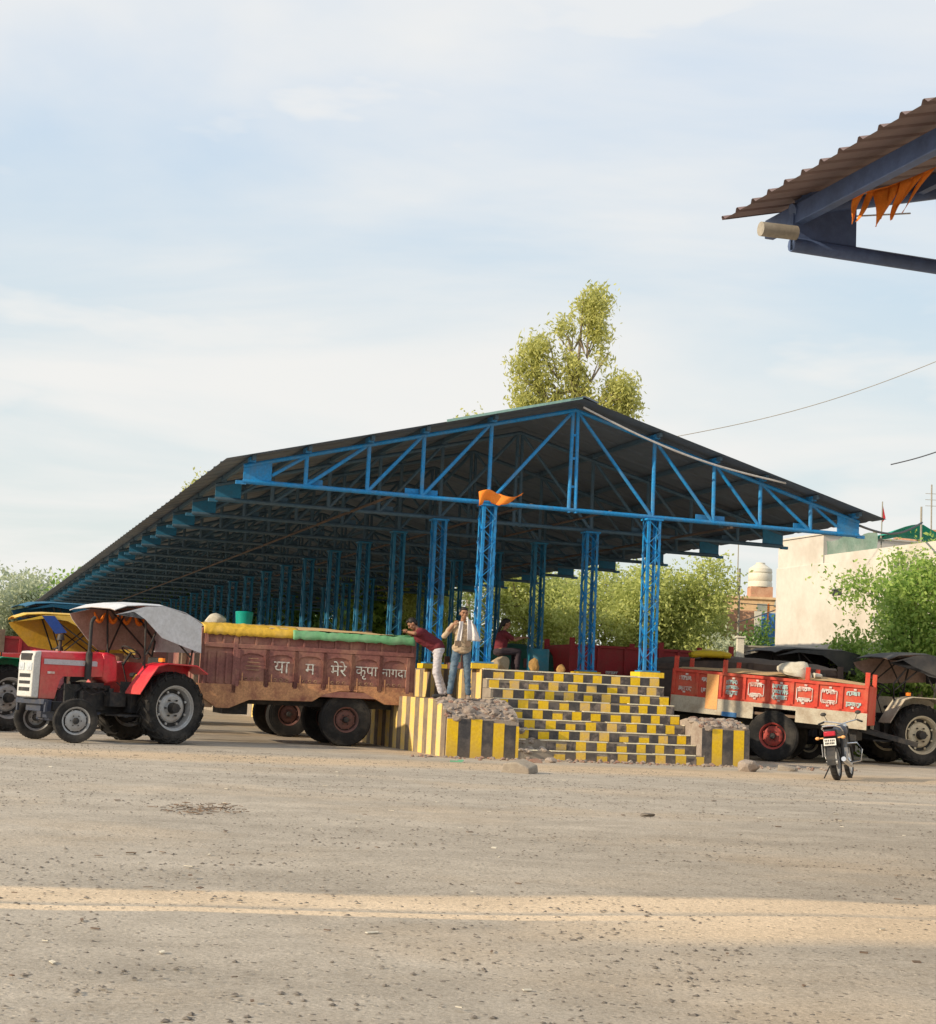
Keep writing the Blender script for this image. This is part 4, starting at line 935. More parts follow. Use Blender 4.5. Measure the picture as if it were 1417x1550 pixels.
plain_trailer('rusty trailer seen under the canopy of the red tractor', (-9.6, 42.5, 0), TH, 4.4, 1.0, 2.15, 'trailer', 'trailertan')
plain_trailer('dark trailer beyond the green tractor at far left', (-12.4, 40.5, 0), TH, 4.2, 1.0, 2.1, 'redtr2', 'wood')
# ------------------------------------------------------------------ people
def capsule(b, p, q, r0, r1, m=0):
    p, q = V(p), V(q); b.tube(p, q, r0, r1, n=14, m=m)
    for c, r in ((p, r0), (q, r1)): b.lathe([(0, -r), (r*.5, -r*.866), (r*.866, -r*.5), (r, 0), (r*.866, r*.5), (r*.5, r*.866), (0, r)], o=c, ax=(0, 0, 1), n=14, m=m)
def ell(b, c, r, m=0, rot=0.):
    X = Matrix.Translation(c) @ Matrix.Rotation(rot, 4, 'X'); vs = []; fs = []; n, K = 18, 12
    for k in range(K+1):
        a = -pi/2+pi*k/K
        for i in range(n): t = 2*pi*i/n; vs.append((r[0]*cos(a)*cos(t), r[1]*cos(a)*sin(t), r[2]*sin(a)))
    for k in range(K):
        for i in range(n): fs.append((k*n+i, k*n+(i+1) % n, (k+1)*n+(i+1) % n, (k+1)*n+i))
    b.add(vs, fs, m, X)
def baked(name, b, mat, parent, vox=.012, smooth=4, label=None):
    me = bpy.data.meshes.new('tmp'); me.from_pydata(b.v, [], b.f); me.update(); o = bpy.data.objects.new('tmp', me); COL.objects.link(o)
    r = o.modifiers.new('r', 'REMESH'); r.mode = 'VOXEL'; r.voxel_size = vox; r.use_smooth_shade = True
    if smooth: s_ = o.modifiers.new('s', 'SMOOTH'); s_.factor = .5; s_.iterations = smooth
    bpy.context.view_layer.update(); m2 = bpy.data.meshes.new_from_object(o.evaluated_get(bpy.context.evaluated_depsgraph_get()))
    bpy.data.objects.remove(o)
    if name in ('shirt', 'vest', 'jeans', 'trousers', 'sleeve'):
        for v in m2.vertices:
            p = v.co; f = mn.noise(V((p.x*9, p.y*9, p.z*22+3)))*.011+mn.noise(V((p.x*20, p.y*20, p.z*45)))*.006
            v.co = p+v.normal*f
    m2.materials.clear(); m2.materials.append(M[mat]); m2.name = name
    r = link(name, m2, parent)
    if label: r['label'] = label
    return r
def hand(b, wrist, dirv, pal, curl=.5, size=1.):
    """palm plus five fingers: dirv = where fingers point, pal = palm normal"""
    w_, d, n_ = V(wrist), V(dirv).normalized(), V(pal).normalized(); s_ = d.cross(n_).normalized(); n_ = s_.cross(d).normalized(); z = size
    for i in range(4):
        o = s_*((i-1.5)*.020*z); capsule(b, w_+d*.01, w_+d*.085*z+o, .016*z, .0125*z)
    for i, ln in enumerate((.066, .076, .070, .055)):
        o = s_*((i-1.5)*.021*z); p0 = w_+d*.085*z+o; a = curl*.9
        p1 = p0+(d*cos(a)+n_*sin(a))*ln*.45*z; a2 = curl*1.9; p2 = p1+(d*cos(a2)+n_*sin(a2))*ln*.32*z; a3 = curl*2.6; p3_ = p2+(d*cos(a3)+n_*sin(a3))*ln*.26*z
        capsule(b, p0, p1, .0105*z, .0098*z); capsule(b, p1, p2, .0098*z, .009*z); capsule(b, p2, p3_, .009*z, .0075*z)
    t0 = w_+d*.025*z-s_*.024*z; t1 = t0+(d*.6-s_*.7+n_*.25)*.045*z; t2 = t1+(d*.9-s_*.2+n_*.35)*.032*z
    capsule(b, t0, t1, .014*z, .012*z); capsule(b, t1, t2, .012*z, .009*z)
def head(b, c, yaw=0., pitch=0., nod=0.):
    """face looks toward -y before rotation"""
    X = Matrix.Translation(c) @ Matrix.Rotation(yaw, 4, 'Z') @ Matrix.Rotation(pitch, 4, 'X'); s0 = b.M; b.M = s0 @ X
    ell(b, (0, .005, .03), (.074, .094, .098)); ell(b, (0, -.025, -.045), (.054, .062, .062)); ell(b, (0, -.055, -.088), (.026, .022, .018))
    capsule(b, (0, -.088, .022), (0, -.108, -.016), .009, .014); capsule(b, (-.014, -.098, -.018), (.014, -.098, -.018), .008, .008)
    capsule(b, (-.022, -.082, -.052), (.022, -.082, -.052), .008, .008); capsule(b, (-.018, -.082, -.064), (.018, -.082, -.064), .0085, .0085)
    for s in (-1, 1): ell(b, (s*.076, .012, .0), (.011, .020, .030)); capsule(b, (s*.052, -.078, .038), (s*.014, -.090, .036), .009, .008); ell(b, (s*.046, -.055, -.018), (.022, .025, .022))
    b.M = s0
    return X
def face_bits(X, parent, whites=True):
    b = MB(); b.M = X
    for s in (-1, 1): b.box((s*.033, -.098, .040), (.034, .006, .007)); ell(b, (s*.031, -.087, .020), (.009, .006, .008))
    P('eyes_and_brows', b, 'hair', parent)
def hair_cap(X, parent, name='hair', long=0):
    b = MB(); b.M = X
    ell(b, (0, .024, .052), (.084, .092, .088)); ell(b, (0, -.040, .102), (.066, .045, .032)); ell(b, (0, .060, .0), (.074, .050, .078))
    if long: capsule(b, (0, .09, .03), (0, .13, -.22), .05, .03)
    baked(name, b, 'hair', parent, .010, 2)
def person(label, loc, rz): return thing('person', label, 'person', loc, rz)
# -- man in khaki vest facing the yard (height about 1.78)
m1 = person('man in khaki vest and blue jeans holding a white cloth to his face', S(-2.72, -1.25, 1.075), radians(6))
b = MB()
Lf, Rf = V((-.20, -.05, .06)), V((.17, .02, .06)); Lk, Rk = V((-.155, -.035, .50)), V((.135, .01, .50)); Lh, Rh = V((-.095, .0, .93)), V((.095, .0, .93))
for f, k, h in ((Lf, Lk, Lh), (Rf, Rk, Rh)): capsule(b, h, k, .078, .054); capsule(b, k, f, .053, .036); capsule(b, f+V((0, .02, -.02)), f+V((0, -.15, -.035)), .034, .026)
ell(b, (0, 0, .98), (.165, .11, .13)); capsule(b, (0, 0, 1.0), (0, 0, 1.18), .125, .13); ell(b, (0, .0, 1.32), (.185, .115, .15)); capsule(b, (-.14, 0, 1.42), (.14, 0, 1.42), .062, .062); capsule(b, (0, .01, 1.44), (.01, -.01, 1.56), .056, .052)
hc = V((.012, -.02, 1.655)); X = head(b, hc, yaw=.12, pitch=.12)
LS, RS = V((-.195, 0, 1.41)), V((.195, 0, 1.41)); LE, RE = V((-.36, -.06, 1.20)), V((.28, -.08, 1.20)); LW, RW = V((-.20, -.13, 1.42)), V((.155, -.13, 1.39))
for s_, e_, w_ in ((LS, LE, LW), (RS, RE, RW)): capsule(b, s_, e_, .052, .040); capsule(b, e_, w_, .039, .027)
hand(b, LW, V((.55, .05, .85)), V((.8, .5, -.3)), .55); hand(b, RW, V((-.25, .0, .95)), V((-.7, .6, 0)), .6)
baked('body', b, 'skin', m1, .0075, 2)
hair_cap(X, m1); face_bits(X, m1)
b = MB()
for f, k, h in ((Lf, Lk, Lh), (Rf, Rk, Rh)): capsule(b, h, k, .092, .070); capsule(b, k, f+V((0, 0, .06)), .069, .058)
ell(b, (0, 0, .965), (.180, .125, .115)); baked('jeans', b, 'jeans', m1, .012, 3)
b = MB(); ell(b, (0, .0, .99), (.192, .135, .11)); capsule(b, (0, 0, 1.0), (0, 0, 1.2), .150, .155); ell(b, (0, 0, 1.32), (.205, .135, .145)); capsule(b, (-.135, 0, 1.415), (.135, 0, 1.415), .078, .078)
ell(b, (0, 0, .93), (.188, .135, .07)); baked('vest', b, 'vest', m1, .012, 4)
b = MB(); 
for z in (1.02, 1.10, 1.19, 1.28): b.tube((.0, -.165, z), (.0, -.150, z), .011, n=8)
b.box((-.10, -.150, 1.07), (.10, .02, .10)); b.box((.11, -.150, 1.07), (.10, .02, .10)); P('buttons_and_pockets', b, 'wood', m1)
for s_, e_, w_ in ((LS, LE, LW), (RS, RE, RW)): b = MB(); capsule(b, s_, e_, .064, .052); capsule(b, e_, e_.lerp(w_, .35), .052, .046); baked('sleeve', b, 'vest', m1, .012, 2)

for f in (Lf, Rf): b = MB(); capsule(b, f+V((0, .03, -.018)), f+V((0, -.16, -.03)), .044, .036); b.box((f.x, f.y-.06, .012), (.085, .27, .024)); baked('shoe', b, 'shoe', m1, .010, 1)
# white cloth held up, hanging over his shoulder
b = MB(); vs = []; N, K = 14, 9
for i in range(N+1):
    for j in range(K+1):
        u, v_ = i/N, j/K; x_ = .05+(.11+.15*u)*v_+.04*u; z = 1.60-.47*u-.10*v_*(1-u)+.0; y = -.16-.035*sin(v_*9+u*3)-.05*sin(pi*u)
        vs.append((x_, y, z))
b.add(vs, [(i*(K+1)+j, (i+1)*(K+1)+j, (i+1)*(K+1)+j+1, i*(K+1)+j+1) for i in range(N) for j in range(K)])
vs = []
for i in range(N+1):
    for j in range(5): u, v_ = i/N, j/4; vs.append((-.085+.075*v_-.03*u, -.150-.02*sin(v_*6+u*2)+.0, 1.50-.38*u))
b.add(vs, [(i*5+j, (i+1)*5+j, (i+1)*5+j+1, i*5+j+1) for i in range(N) for j in range(4)])
o = P('white_cloth', b, 'whitecloth'); o.location = m1.location; o.rotation_euler = m1.rotation_euler; q = o.modifiers.new('t', 'SOLIDIFY'); q.thickness = .012
tag(o, 'white cloth hanging over the shoulder of the man in khaki vest', 'cloth')
# -- man in maroon shirt leaning on the tail of the maroon trailer (frame: -x = toward the trailer)
m2 = person('man in maroon shirt and pale trousers leaning on the tail of the maroon trailer', S(-2.66, .35, 1.08), TH*.6)
b = MB(); F1, F2 = V((.06, -.10, .06)), V((.16, .10, .06)); K1, K2 = V((-.07, -.10, .50)), V((.0, .10, .50)); H1, H2 = V((-.04, -.09, .92)), V((-.03, .09, .92))
for f, k, h in ((F1, K1, H1), (F2, K2, H2)): capsule(b, h, k, .078, .054); capsule(b, k, f, .053, .036); capsule(b, f+V((.02, 0, -.02)), f+V((-.15, 0, -.035)), .034, .026)
ch_ = V((-.40, 0, 1.235)); ell(b, (-.03, 0, .98), (.12, .16, .13)); capsule(b, (-.05, 0, 1.0), ch_, .125, .14); capsule(b, ch_+V((-.03, -.14, .08)), ch_+V((-.03, .14, .08)), .065, .065); capsule(b, ch_+V((-.05, 0, .10)), ch_+V((-.15, 0, .19)), .055, .05)
hc = ch_+V((-.19, -.01, .23)); X = head(b, hc, yaw=-pi/2-.1, pitch=.75)
A1, A2 = ch_+V((-.04, -.19, .06)), ch_+V((-.04, .19, .06)); E1, E2 = V((-.58, -.26, 1.27)), V((-.58, .26, 1.27)); W1, W2 = V((-.70, -.04, 1.30)), V((-.72, .04, 1.33))
for s_, e_, w_ in ((A1, E1, W1), (A2, E2, W2)): capsule(b, s_, e_, .052, .040); capsule(b, e_, w_, .038, .027)
hand(b, W1, V((-.2, .9, .1)), V((0, 0, -1)), .35); hand(b, W2, V((-.2, -.9, .1)), V((0, 0, -1)), .35)
baked('body', b, 'skin', m2, .0075, 2); hair_cap(X, m2); face_bits(X, m2)
b = MB()
for f, k, h in ((F1, K1, H1), (F2, K2, H2)): capsule(b, h, k, .094, .074); capsule(b, k, f+V((0, 0, .04)), .073, .062)
ell(b, (-.03, 0, .965), (.135, .175, .12)); baked('trousers', b, 'paletrou', m2, .012, 3)
b = MB(); ell(b, (-.05, 0, 1.03), (.15, .178, .10)); capsule(b, (-.06, 0, 1.04), ch_, .150, .160); capsule(b, ch_+V((-.03, -.13, .08)), ch_+V((-.03, .13, .08)), .082, .082)
capsule(b, A1, A1.lerp(E1, .62), .068, .058); capsule(b, A2, A2.lerp(E2, .62), .068, .058); baked('shirt', b, 'maroon', m2, .012, 3)
for f in (F1, F2): b = MB(); capsule(b, f+V((.03, 0, -.018)), f+V((-.16, 0, -.03)), .044, .036); b.box((f.x-.06, f.y, .012), (.27, .085, .024)); baked('shoe', b, 'iron', m2, .010, 1)
# -- seated figure back under the shed
def seated(label, loc, rz, shirt, low):
    m = person(label, loc, rz); b = MB()
    for s in (-1, 1): h = V((0, s*.09, .50)); k = V((.42, s*.12, .52)); f = V((.40, s*.12, .07)); capsule(b, h, k, .08, .056); capsule(b, k, f, .052, .038); capsule(b, f+V((-.02, 0, -.02)), f+V((.15, 0, -.035)), .034, .026)
    ell(b, (0, 0, .52), (.14, .17, .12)); capsule(b, (0, 0, .55), (.06, 0, .85), .12, .14); capsule(b, (.06, -.14, .92), (.06, .14, .92), .06, .06); capsule(b, (.07, 0, .95), (.10, 0, 1.05), .05, .05)
    X = head(b, V((.13, 0, 1.15)), yaw=pi/2, pitch=.25)
    for s in (-1, 1): a, e, w_ = V((.06, s*.19, .92)), V((.30, s*.20, .78)), V((.52, s*.14, .86)); capsule(b, a, e, .05, .04); capsule(b, e, w_, .038, .026); hand(b, w_, V((1, 0, .1)), V((0, 0, -1)), .4)
    baked('body', b, 'skin', m, .009, 2); hair_cap(X, m, long=1); face_bits(X, m)
    b = MB(); capsule(b, (0, 0, .56), (.06, 0, .85), .145, .16); capsule(b, (.06, -.13, .92), (.06, .13, .92), .078, .078)
    for s in (-1, 1): capsule(b, (.06, s*.19, .92), (.22, s*.20, .82), .066, .056)
    baked('shirt', b, shirt, m, .014, 3)
    b = MB()
    for s in (-1, 1): capsule(b, (0, s*.09, .50), (.42, s*.12, .52), .10, .08); capsule(b, (.42, s*.12, .52), (.40, s*.12, .15), .078, .07)
    ell(b, (0, 0, .5), (.16, .19, .12)); baked('trousers', b, low, m, .014, 3)
    return m
sp0 = S(.10, 4.35, ZP)
seated('dark haired person in plum top sitting on the platform between the columns', sp0, TH, 'maroon', 'dkcloth')
b = MB(); b.rock((0, 0, .20), .30, 0, 51, (1, 1, .75), 2); o = P('sack', b, 'sack'); o.location = sp0; tag(o, 'tan sack under the seated person on the platform', 'sack')
for lab, t, k, c, sz in (('ochre sack leaning against the drum on the platform', .62, 3.4, 'sack', .19), ('ochre sack standing right of the blue drum on the platform', 1.22, 3.2, 'sack', .15)):
    b = MB(); b.rock((0, 0, sz*.9), sz, 0, int(t*10)+60, (.85, .6, 1.1), 1); o = P('sack', b, 'ochresack', flat=True); o.location = S(t, k, ZP); tag(o, lab, 'sack')
b = MB(); b.lathe([(0, 0), (.24, 0), (.25, .28), (.245, .30), (.25, .56), (.24, .60), (0, .60)], ax=(0, 0, 1), n=24); o = P('drum', b, 'tealblue', bevel=0); o.location = S(.95, 4.0, ZP); tag(o, 'blue drum standing on the platform beside the ochre sacks', 'drum')
# a man standing beyond the red tractor bonnet
m3 = person('dark haired person in pink shirt half hidden behind the red tractor bonnet', (-8.55, 32.6, 0), radians(20)); b = MB()
for s in (-1, 1): capsule(b, (s*.09, 0, .93), (s*.10, 0, .5), .078, .054); capsule(b, (s*.10, 0, .5), (s*.11, 0, .06), .053, .036); capsule(b, (s*.11, 0, .04), (s*.12, -.15, .03), .034, .026); capsule(b, (s*.19, 0, 1.41), (s*.24, .02, 1.14), .05, .04); capsule(b, (s*.24, .02, 1.14), (s*.22, -.12, .92), .038, .026); hand(b, V((s*.22, -.12, .92)), V((0, -.4, -1)), V((-s, 0, 0)), .4)
ell(b, (0, 0, .98), (.165, .11, .13)); capsule(b, (0, 0, 1.0), (0, 0, 1.18), .125, .13); ell(b, (0, 0, 1.32), (.18, .115, .15)); capsule(b, (-.14, 0, 1.42), (.14, 0, 1.42), .06, .06); capsule(b, (0, 0, 1.44), (0, -.01, 1.56), .055, .05)
X = head(b, V((0, -.02, 1.65)), yaw=-.4, pitch=.2); baked('body', b, 'skin', m3, .009, 2); hair_cap(X, m3); face_bits(X, m3)
b = MB(); capsule(b, (0, 0, .98), (0, 0, 1.2), .15, .155); ell(b, (0, 0, 1.32), (.2, .135, .145)); capsule(b, (-.135, 0, 1.415), (.135, 0, 1.415), .076, .076)
for s in (-1, 1): capsule(b, (s*.19, 0, 1.41), (s*.23, .02, 1.2), .065, .055)
baked('shirt', b, 'pinkshirt', m3, .014, 3)
b = MB()
for s in (-1, 1): capsule(b, (s*.09, 0, .93), (s*.10, 0, .5), .092, .07); capsule(b, (s*.10, 0, .5), (s*.11, 0, .1), .07, .06)
ell(b, (0, 0, .96), (.18, .125, .11)); baked('trousers', b, 'dkcloth', m3, .014, 3)

# ------------------------------------------------------------------ motorcycle
mo = thing('motorcycle', 'black motorcycle with red tail lamp and white plate parked in the yard', 'motorcycle', (6.62, 26.79, 0), radians(71)); mo.rotation_euler = (radians(-7), 0, radians(66))
def moto_wheel(x_, r, w_):
    t = MB(); t.lathe([(r*.78, -w_*.45), (r*.9, -w_*.5), (r, -w_*.25), (r*1.0, w_*.25), (r*.9, w_*.5), (r*.78, w_*.45)], n=36); 
    for i in range(30): a = 2*pi*i/30; t.box((0, 0, 0), (.012, w_*.7, .010), X=Matrix.Rotation(a, 4, 'Y') @ Matrix.Translation((0, 0, r)))
    o = P('wheel', t, 'tyre', mo); o.location = (x_, 0, r)
    q = MB(); q.lathe([(r*.78, -w_*.35), (r*.72, -w_*.2), (r*.72, w_*.2), (r*.78, w_*.35)], n=32); q.tube((0, -.05, 0), (0, .05, 0), .055, n=14)
    for i in range(5): a = 2*pi*i/5; q.bar((0, 0, 0), (r*.74*cos(a), 0, r*.74*sin(a)), .022, .045, up=(0, 1, 0))
    P('rim', q, 'steel', o)
moto_wheel(0, .31, .115); moto_wheel(1.27, .31, .085)
b = MB(); b.box((.50, 0, .42), (.34, .24, .26)); b.tube((.62, 0, .50), (.74, 0, .68), .085, .075, n=14)
for k in range(5): b.tube((.63+.022*k, 0, .52+.032*k), (.637+.022*k, 0, .527+.032*k), .115, n=14)
b.tube((.42, -.14, .38), (.42, .14, .38), .10, n=16); b.tube((.58, -.13, .36), (.58, .13, .36), .075, n=16)
P('engine', b, 'steel', mo, bevel=.01)
b = MB(); b.path([(0, -.12, .31), (.35, -.12, .36), (.62, -.05, .30), (.80, -.03, .40), (.98, 0, .82)], .017, 8); b.path([(0, .12, .31), (.35, .12, .36), (.62, .05, .30), (.80, .03, .40), (.98, 0, .82)], .017, 8); b.path([(.98, 0, .86), (.6, 0, .80), (.1, .10, .76), (-.22, .08, .80)], .014, 8); b.path([(.6, 0, .80), (.1, -.10, .76), (-.22, -.08, .80)], .014, 8)
for s in (-1, 1): b.tube((0, s*.13, .34), (.10, s*.13, .72), .032, n=12); b.tube((1.27, s*.085, .31), (1.02, s*.085, .92), .022, n=10); b.bar((.28, s*.12, .30), (.28, s*.24, .30), .03, .02)
b.bar((.38, .14, .30), (.32, .30, .01), .02, .02); P('frame', b, 'iron', mo)
b = MB(); ell(b, (.74, 0, .84), (.25, .135, .115)); P('fuel_tank', b, 'navy', mo)
b = MB(); b.prism([(.56, .80), (.52, .86), (.1, .84), (-.18, .88), (-.24, .86), (-.2, .80), (.1, .76), (.5, .76)], -.11, .11); P('seat', b, 'seat', mo, bevel=.02)
b = MB(); b.prism([(.45, .76), (-.20, .80), (-.28, .84), (-.25, .74), (.0, .62), (.4, .55)], -.115, .115); P('side_cover', b, 'iron', mo, bevel=.02)
b = MB(); pts = [(-.02+.36*cos(a), 0, .31+.37*sin(a)) for a in [radians(x_) for x_ in range(70, 200, 13)]]
for p, q in zip(pts, pts[1:]): b.bar(p, q, .15, .012, up=(p[0], 0, p[2]-.31))
P('rear_mudguard', b, 'iron', mo)
b = MB(); b.path([(1.27+.34*cos(a), 0, .31+.345*sin(a)) for a in [radians(x_) for x_ in range(30, 190, 16)]], .03, 8); P('front_mudguard', b, 'iron', mo)
b = MB(); b.box((-.27, 0, .80), (.07, .20, .085)); P('tail_lamp', b, 'redlamp', mo, bevel=.015)
for s in (-1, 1): b = MB(); b.tube((-.23, s*.12, .73), (-.23, s*.20, .73), .012); ell(b, (-.24, s*.22, .73), (.035, .04, .028)); P('indicator', b, 'orangetr', mo)
b = MB(); b.box((-.335, 0, .66), (.006, .21, .12), X=Matrix.Identity(4)); P('number_plate', b, 'plate', mo)
b = MB()
for i, y in enumerate((-.075, -.045, -.015, .020, .050, .078)): b.box((-.341, y, .685 if i < 6 else .64), (.004, .016, .032)); b.box((-.341, y*.9, .637), (.004, .018, .032))
P('plate_characters', b, 'iron', mo)
b = MB(); b.path([(.15, .15, .84), (-.12, .16, .90), (-.30, .10, .93), (-.32, 0, .935), (-.30, -.10, .93), (-.12, -.16, .90), (.15, -.15, .84)], .014, 8); P('grab_rail', b, 'chrome', mo)
b = MB(); b.path([(.60, -.12, .36), (.50, -.20, .22), (.20, -.20, .26), (-.30, -.20, .36)], .03, 10, radii=[.022, .024, .045, .042]); P('exhaust_pipe', b, 'chrome', mo)
b = MB(); b.path([(.80, 0, .62), (.84, -.26, .62), (.84, -.34, .50), (.80, -.30, .30), (.76, 0, .26)], .014, 8); b.path([(.80, 0, .62), (.84, .26, .62), (.84, .34, .50), (.80, .30, .30), (.76, 0, .26)], .014, 8); P('leg_guard', b, 'chrome', mo)
b = MB(); b.path([(.86, .36, .99), (.95, .30, 1.03), (1.0, .12, 1.0), (1.0, 0, .97), (1.0, -.12, 1.0), (.95, -.30, 1.03), (.86, -.36, .99)], .012, 8); P('handlebar', b, 'chrome', mo)
for s in (-1, 1): b = MB(); b.tube((.84, s*.39, .985), (.92, s*.30, 1.02), .018, n=10); b.bar((.97, s*.24, 1.02), (.99, s*.30, 1.14), .008, .008); ell(b, (.98, s*.31, 1.16), (.015, .055, .035)); P('grip_and_mirror', b, 'iron', mo)
b = MB(); b.lathe([(0, -.06), (.06, -.05), (.085, .02), (.085, .05), (0, .06)], o=(1.07, 0, .90), ax=(1, 0, 0), n=20); P('headlight', b, 'glass', mo)
b = MB(); b.path([(.0, .10, .60), (-.1, .13, .40), (.1, .14, .25)], .008, 6); b.box((.0, .18, .52), (.30, .012, .22)); P('saree_guard', b, 'chrome', mo)

# ------------------------------------------------------------------ cloth: bunting under the near roof, pennant on the big shed
def S2(t, k, z): return S(t, k, z)
bu = thing('bunting', 'string of orange pennants hanging under the near roof at upper right', 'bunting', S(-5.1, -19.0, 5.2), TH)
cpts = [(-5.45, 5.40), (-5.32, 5.475), (-5.10, 5.56), (-4.87, 5.67), (-4.63, 5.80), (-4.3, 5.93)]
b = MB(); b.path([(t+5.1, 0, z-5.2) for t, z in cpts], .006, 6); P('cord', b, 'orange', bu)
def cz(t):
    for (a, z), (c, y) in zip(cpts, cpts[1:]):
        if a <= t <= c: return z+(y-z)*(t-a)/(c-a)
    return cpts[0][1]
for i, (t, w_, ln, lean) in enumerate(((-5.38, .055, .26, -.07), (-5.24, .05, .29, -.16), (-5.14, .085, .34, -.06), (-5.02, .06, .32, -.13), (-4.93, .07, .36, -.13), (-4.81, .05, .34, -.22), (-4.69, .05, .42, -.28))):
    b = MB(); vs = []; N = 8
    for j in range(N+1):
        u = j/N
        for s in (-1, 0, 1): tt = t+s*w_*(1-u)**.8+lean*u; vs.append((tt+5.1, .02*sin(u*5+i)+.015*s*sin(i*2+u*3), (cz(t+s*w_)*(1-u)+(cz(t))*u)-5.2-ln*u))
    b.add(vs, [(j*3+q, (j+1)*3+q, (j+1)*3+q+1, j*3+q+1) for j in range(N) for q in range(2)]); o = P('pennant', b, 'orange', bu); q = o.modifiers.new('t', 'SOLIDIFY'); q.thickness = .003
b = MB(); vs = []; N = 22
for i in range(N+1):
    u = i/N; x_ = -2.16+.97*u; top = 5.30+.10*sin(u*5)*(1-u)-.02+.0*u; h = (.30 if u < .12 else .22 if u < .3 else .26)*(1-max(0, u-.45)/.55)
    for j in range(5): v_ = j/4; vs.append((x_, -.20-.06*sin(u*11+v_*2), (5.27+.06*sin(u*7))*(1)+(.04-h*v_)*1+(.0 if u < .5 else -.10*(1-v_)*(u-.5)+.02)))
b.add(vs, [(i*5+j, (i+1)*5+j, (i+1)*5+j+1, i*5+j+1) for i in range(N) for j in range(4)]); o = P('pennant', b, 'orange'); o.location = S(0, 0); o.rotation_euler = (0, 0, TH); q = o.modifiers.new('t', 'SOLIDIFY'); q.thickness = .004
tag(o, 'orange pennant tied on the truss above the front left column', 'pennant')
# ------------------------------------------------------------------ trees
def crown_mesh(name, blobs, n_, size, mat, aspect=1.6, droop=0., seed=1, shell=.55):
    r = np.random.default_rng(seed); w_ = np.array([b[3]*b[4]*b[5] for b in blobs])**.75; w_ = w_/w_.sum(); idx = r.choice(len(blobs), n_, p=w_); B = np.array(blobs)[idx]
    d = r.normal(size=(n_, 3)); d /= np.linalg.norm(d, axis=1)[:, None]; rad = shell+(1-shell)*r.random(n_)**.6; rad *= 1+.16*r.normal(size=n_)
    # clumpiness: pull leaves toward random twig points
    c = B[:, :3]+d*rad[:, None]*B[:, 3:6]
    nt_ = max(30, n_//26); tw = c[r.choice(n_, nt_)]; c = tw[r.integers(0, nt_, n_)]+r.normal(size=(n_, 3))*np.array([1, 1, 1.15])*size*2.1
    a = r.normal(size=(n_, 3)); a[:, 2] = a[:, 2]*(1-droop)-droop*2.2; a /= np.linalg.norm(a, axis=1)[:, None]
    q = r.normal(size=(n_, 3)); bb = np.cross(a, q); bb /= np.linalg.norm(bb, axis=1)[:, None]
    s_ = size*(.6+.8*r.random(n_))[:, None]; A = a*s_*aspect*.5; Bv = bb*s_*.5
    v = np.empty((n_, 4, 3)); v[:, 0] = c-A; v[:, 1] = c+Bv*.8; v[:, 2] = c+A; v[:, 3] = c-Bv*.8
    me = bpy.data.meshes.new(name); me.vertices.add(n_*4); me.vertices.foreach_set('co', v.ravel()); me.loops.add(n_*4); me.polygons.add(n_)
    me.loops.foreach_set('vertex_index', np.arange(n_*4, dtype=np.int32)); me.polygons.foreach_set('loop_start', np.arange(0, n_*4, 4, dtype=np.int32)); me.polygons.foreach_set('loop_total', np.full(n_, 4, dtype=np.int32))
    me.materials.append(M[mat]); me.update(); me.validate(); return me
def tree(name, label, x, y, h, blobs, n_, size, mat, trunk_r=.22, group=None, droop=0., seed=1, cat='tree', trunk_pts=None, aspect=1.6, shell=.55):
    t = thing(name, label, cat, (x, y, 0), 0, group)
    b = MB(); pts = trunk_pts or [(0, 0, 0), (.1*h*.1, 0, h*.3), (-.02*h, .02*h, h*.6), (0, 0, h*.92)]
    b.path(pts, .1, 8, radii=[trunk_r*(1-.85*i/(len(pts)-1)) for i in range(len(pts))])
    R = random.Random(seed)
    for bl in blobs:
        z0 = max(h*.15, min(bl[2]-bl[5]*.8, pts[-1][2])); k = z0/pts[-1][2]; j = min(int(k*(len(pts)-1)), len(pts)-2); f = k*(len(pts)-1)-j; p = V(pts[j]).lerp(V(pts[j+1]), f); q = V(bl[:3]); m_ = p.lerp(q, .5)+V((0, 0, -.06*h*R.random()))
        b.path([p, m_, q], .05, 6, radii=[trunk_r*.42, trunk_r*.25, trunk_r*.06])
        for _ in range(3): e = q+V((R.uniform(-1, 1)*bl[3]*.7, R.uniform(-1, 1)*bl[4]*.7, R.uniform(-.6, .8)*bl[5])); b.path([m_, m_.lerp(e, .6), e], .03, 5, radii=[trunk_r*.2, trunk_r*.12, trunk_r*.04])
    P('trunk', b, 'bark', t); me = crown_mesh('crown', blobs, n_, size, mat, seed=seed, droop=droop, aspect=aspect, shell=shell); link('crown', me, t); return t
# tall slender tree rising behind the ridge (about 88 m away)
tb = [(1.0, 0, 24.2, 1.0, 1.1, 1.2), (1.1, 0, 22.8, .9, .9, 1.1), (-.7, 0, 22.7, .9, .9, .7), (-2.2, 0, 21.5, 1.0, 1.1, .8), (-2.9, 0, 20.0, 1.0, 1.1, 1.1), (-1.7, 0, 19.7, .9, 1, 1.1), (-.2, 0, 20.5, .8, .9, 1.2), (.3, 0, 19.0, .8, .9, .8), (1.7, 0, 21.0, .45, .5, .6), (2.6, 0, 19.3, 1.0, 1.1, .9), (3.2, 0, 18.4, .8, .9, .9), (2.2, 0, 17.9, 1.1, 1.1, .9), (-2.6, 0, 18.1, 1.2, 1.2, .9), (-1.0, 0, 17.8, 1.3, 1.3, 1.0), (.8, 0, 17.4, 1.2, 1.2, .8), (-2.6, 0, 16.5, 1.4, 1.4, 1.0), (2.4, 0, 16.2, 1.3, 1.3, 1.1), (0, 0, 16, 1.6, 1.4, 1.0)]
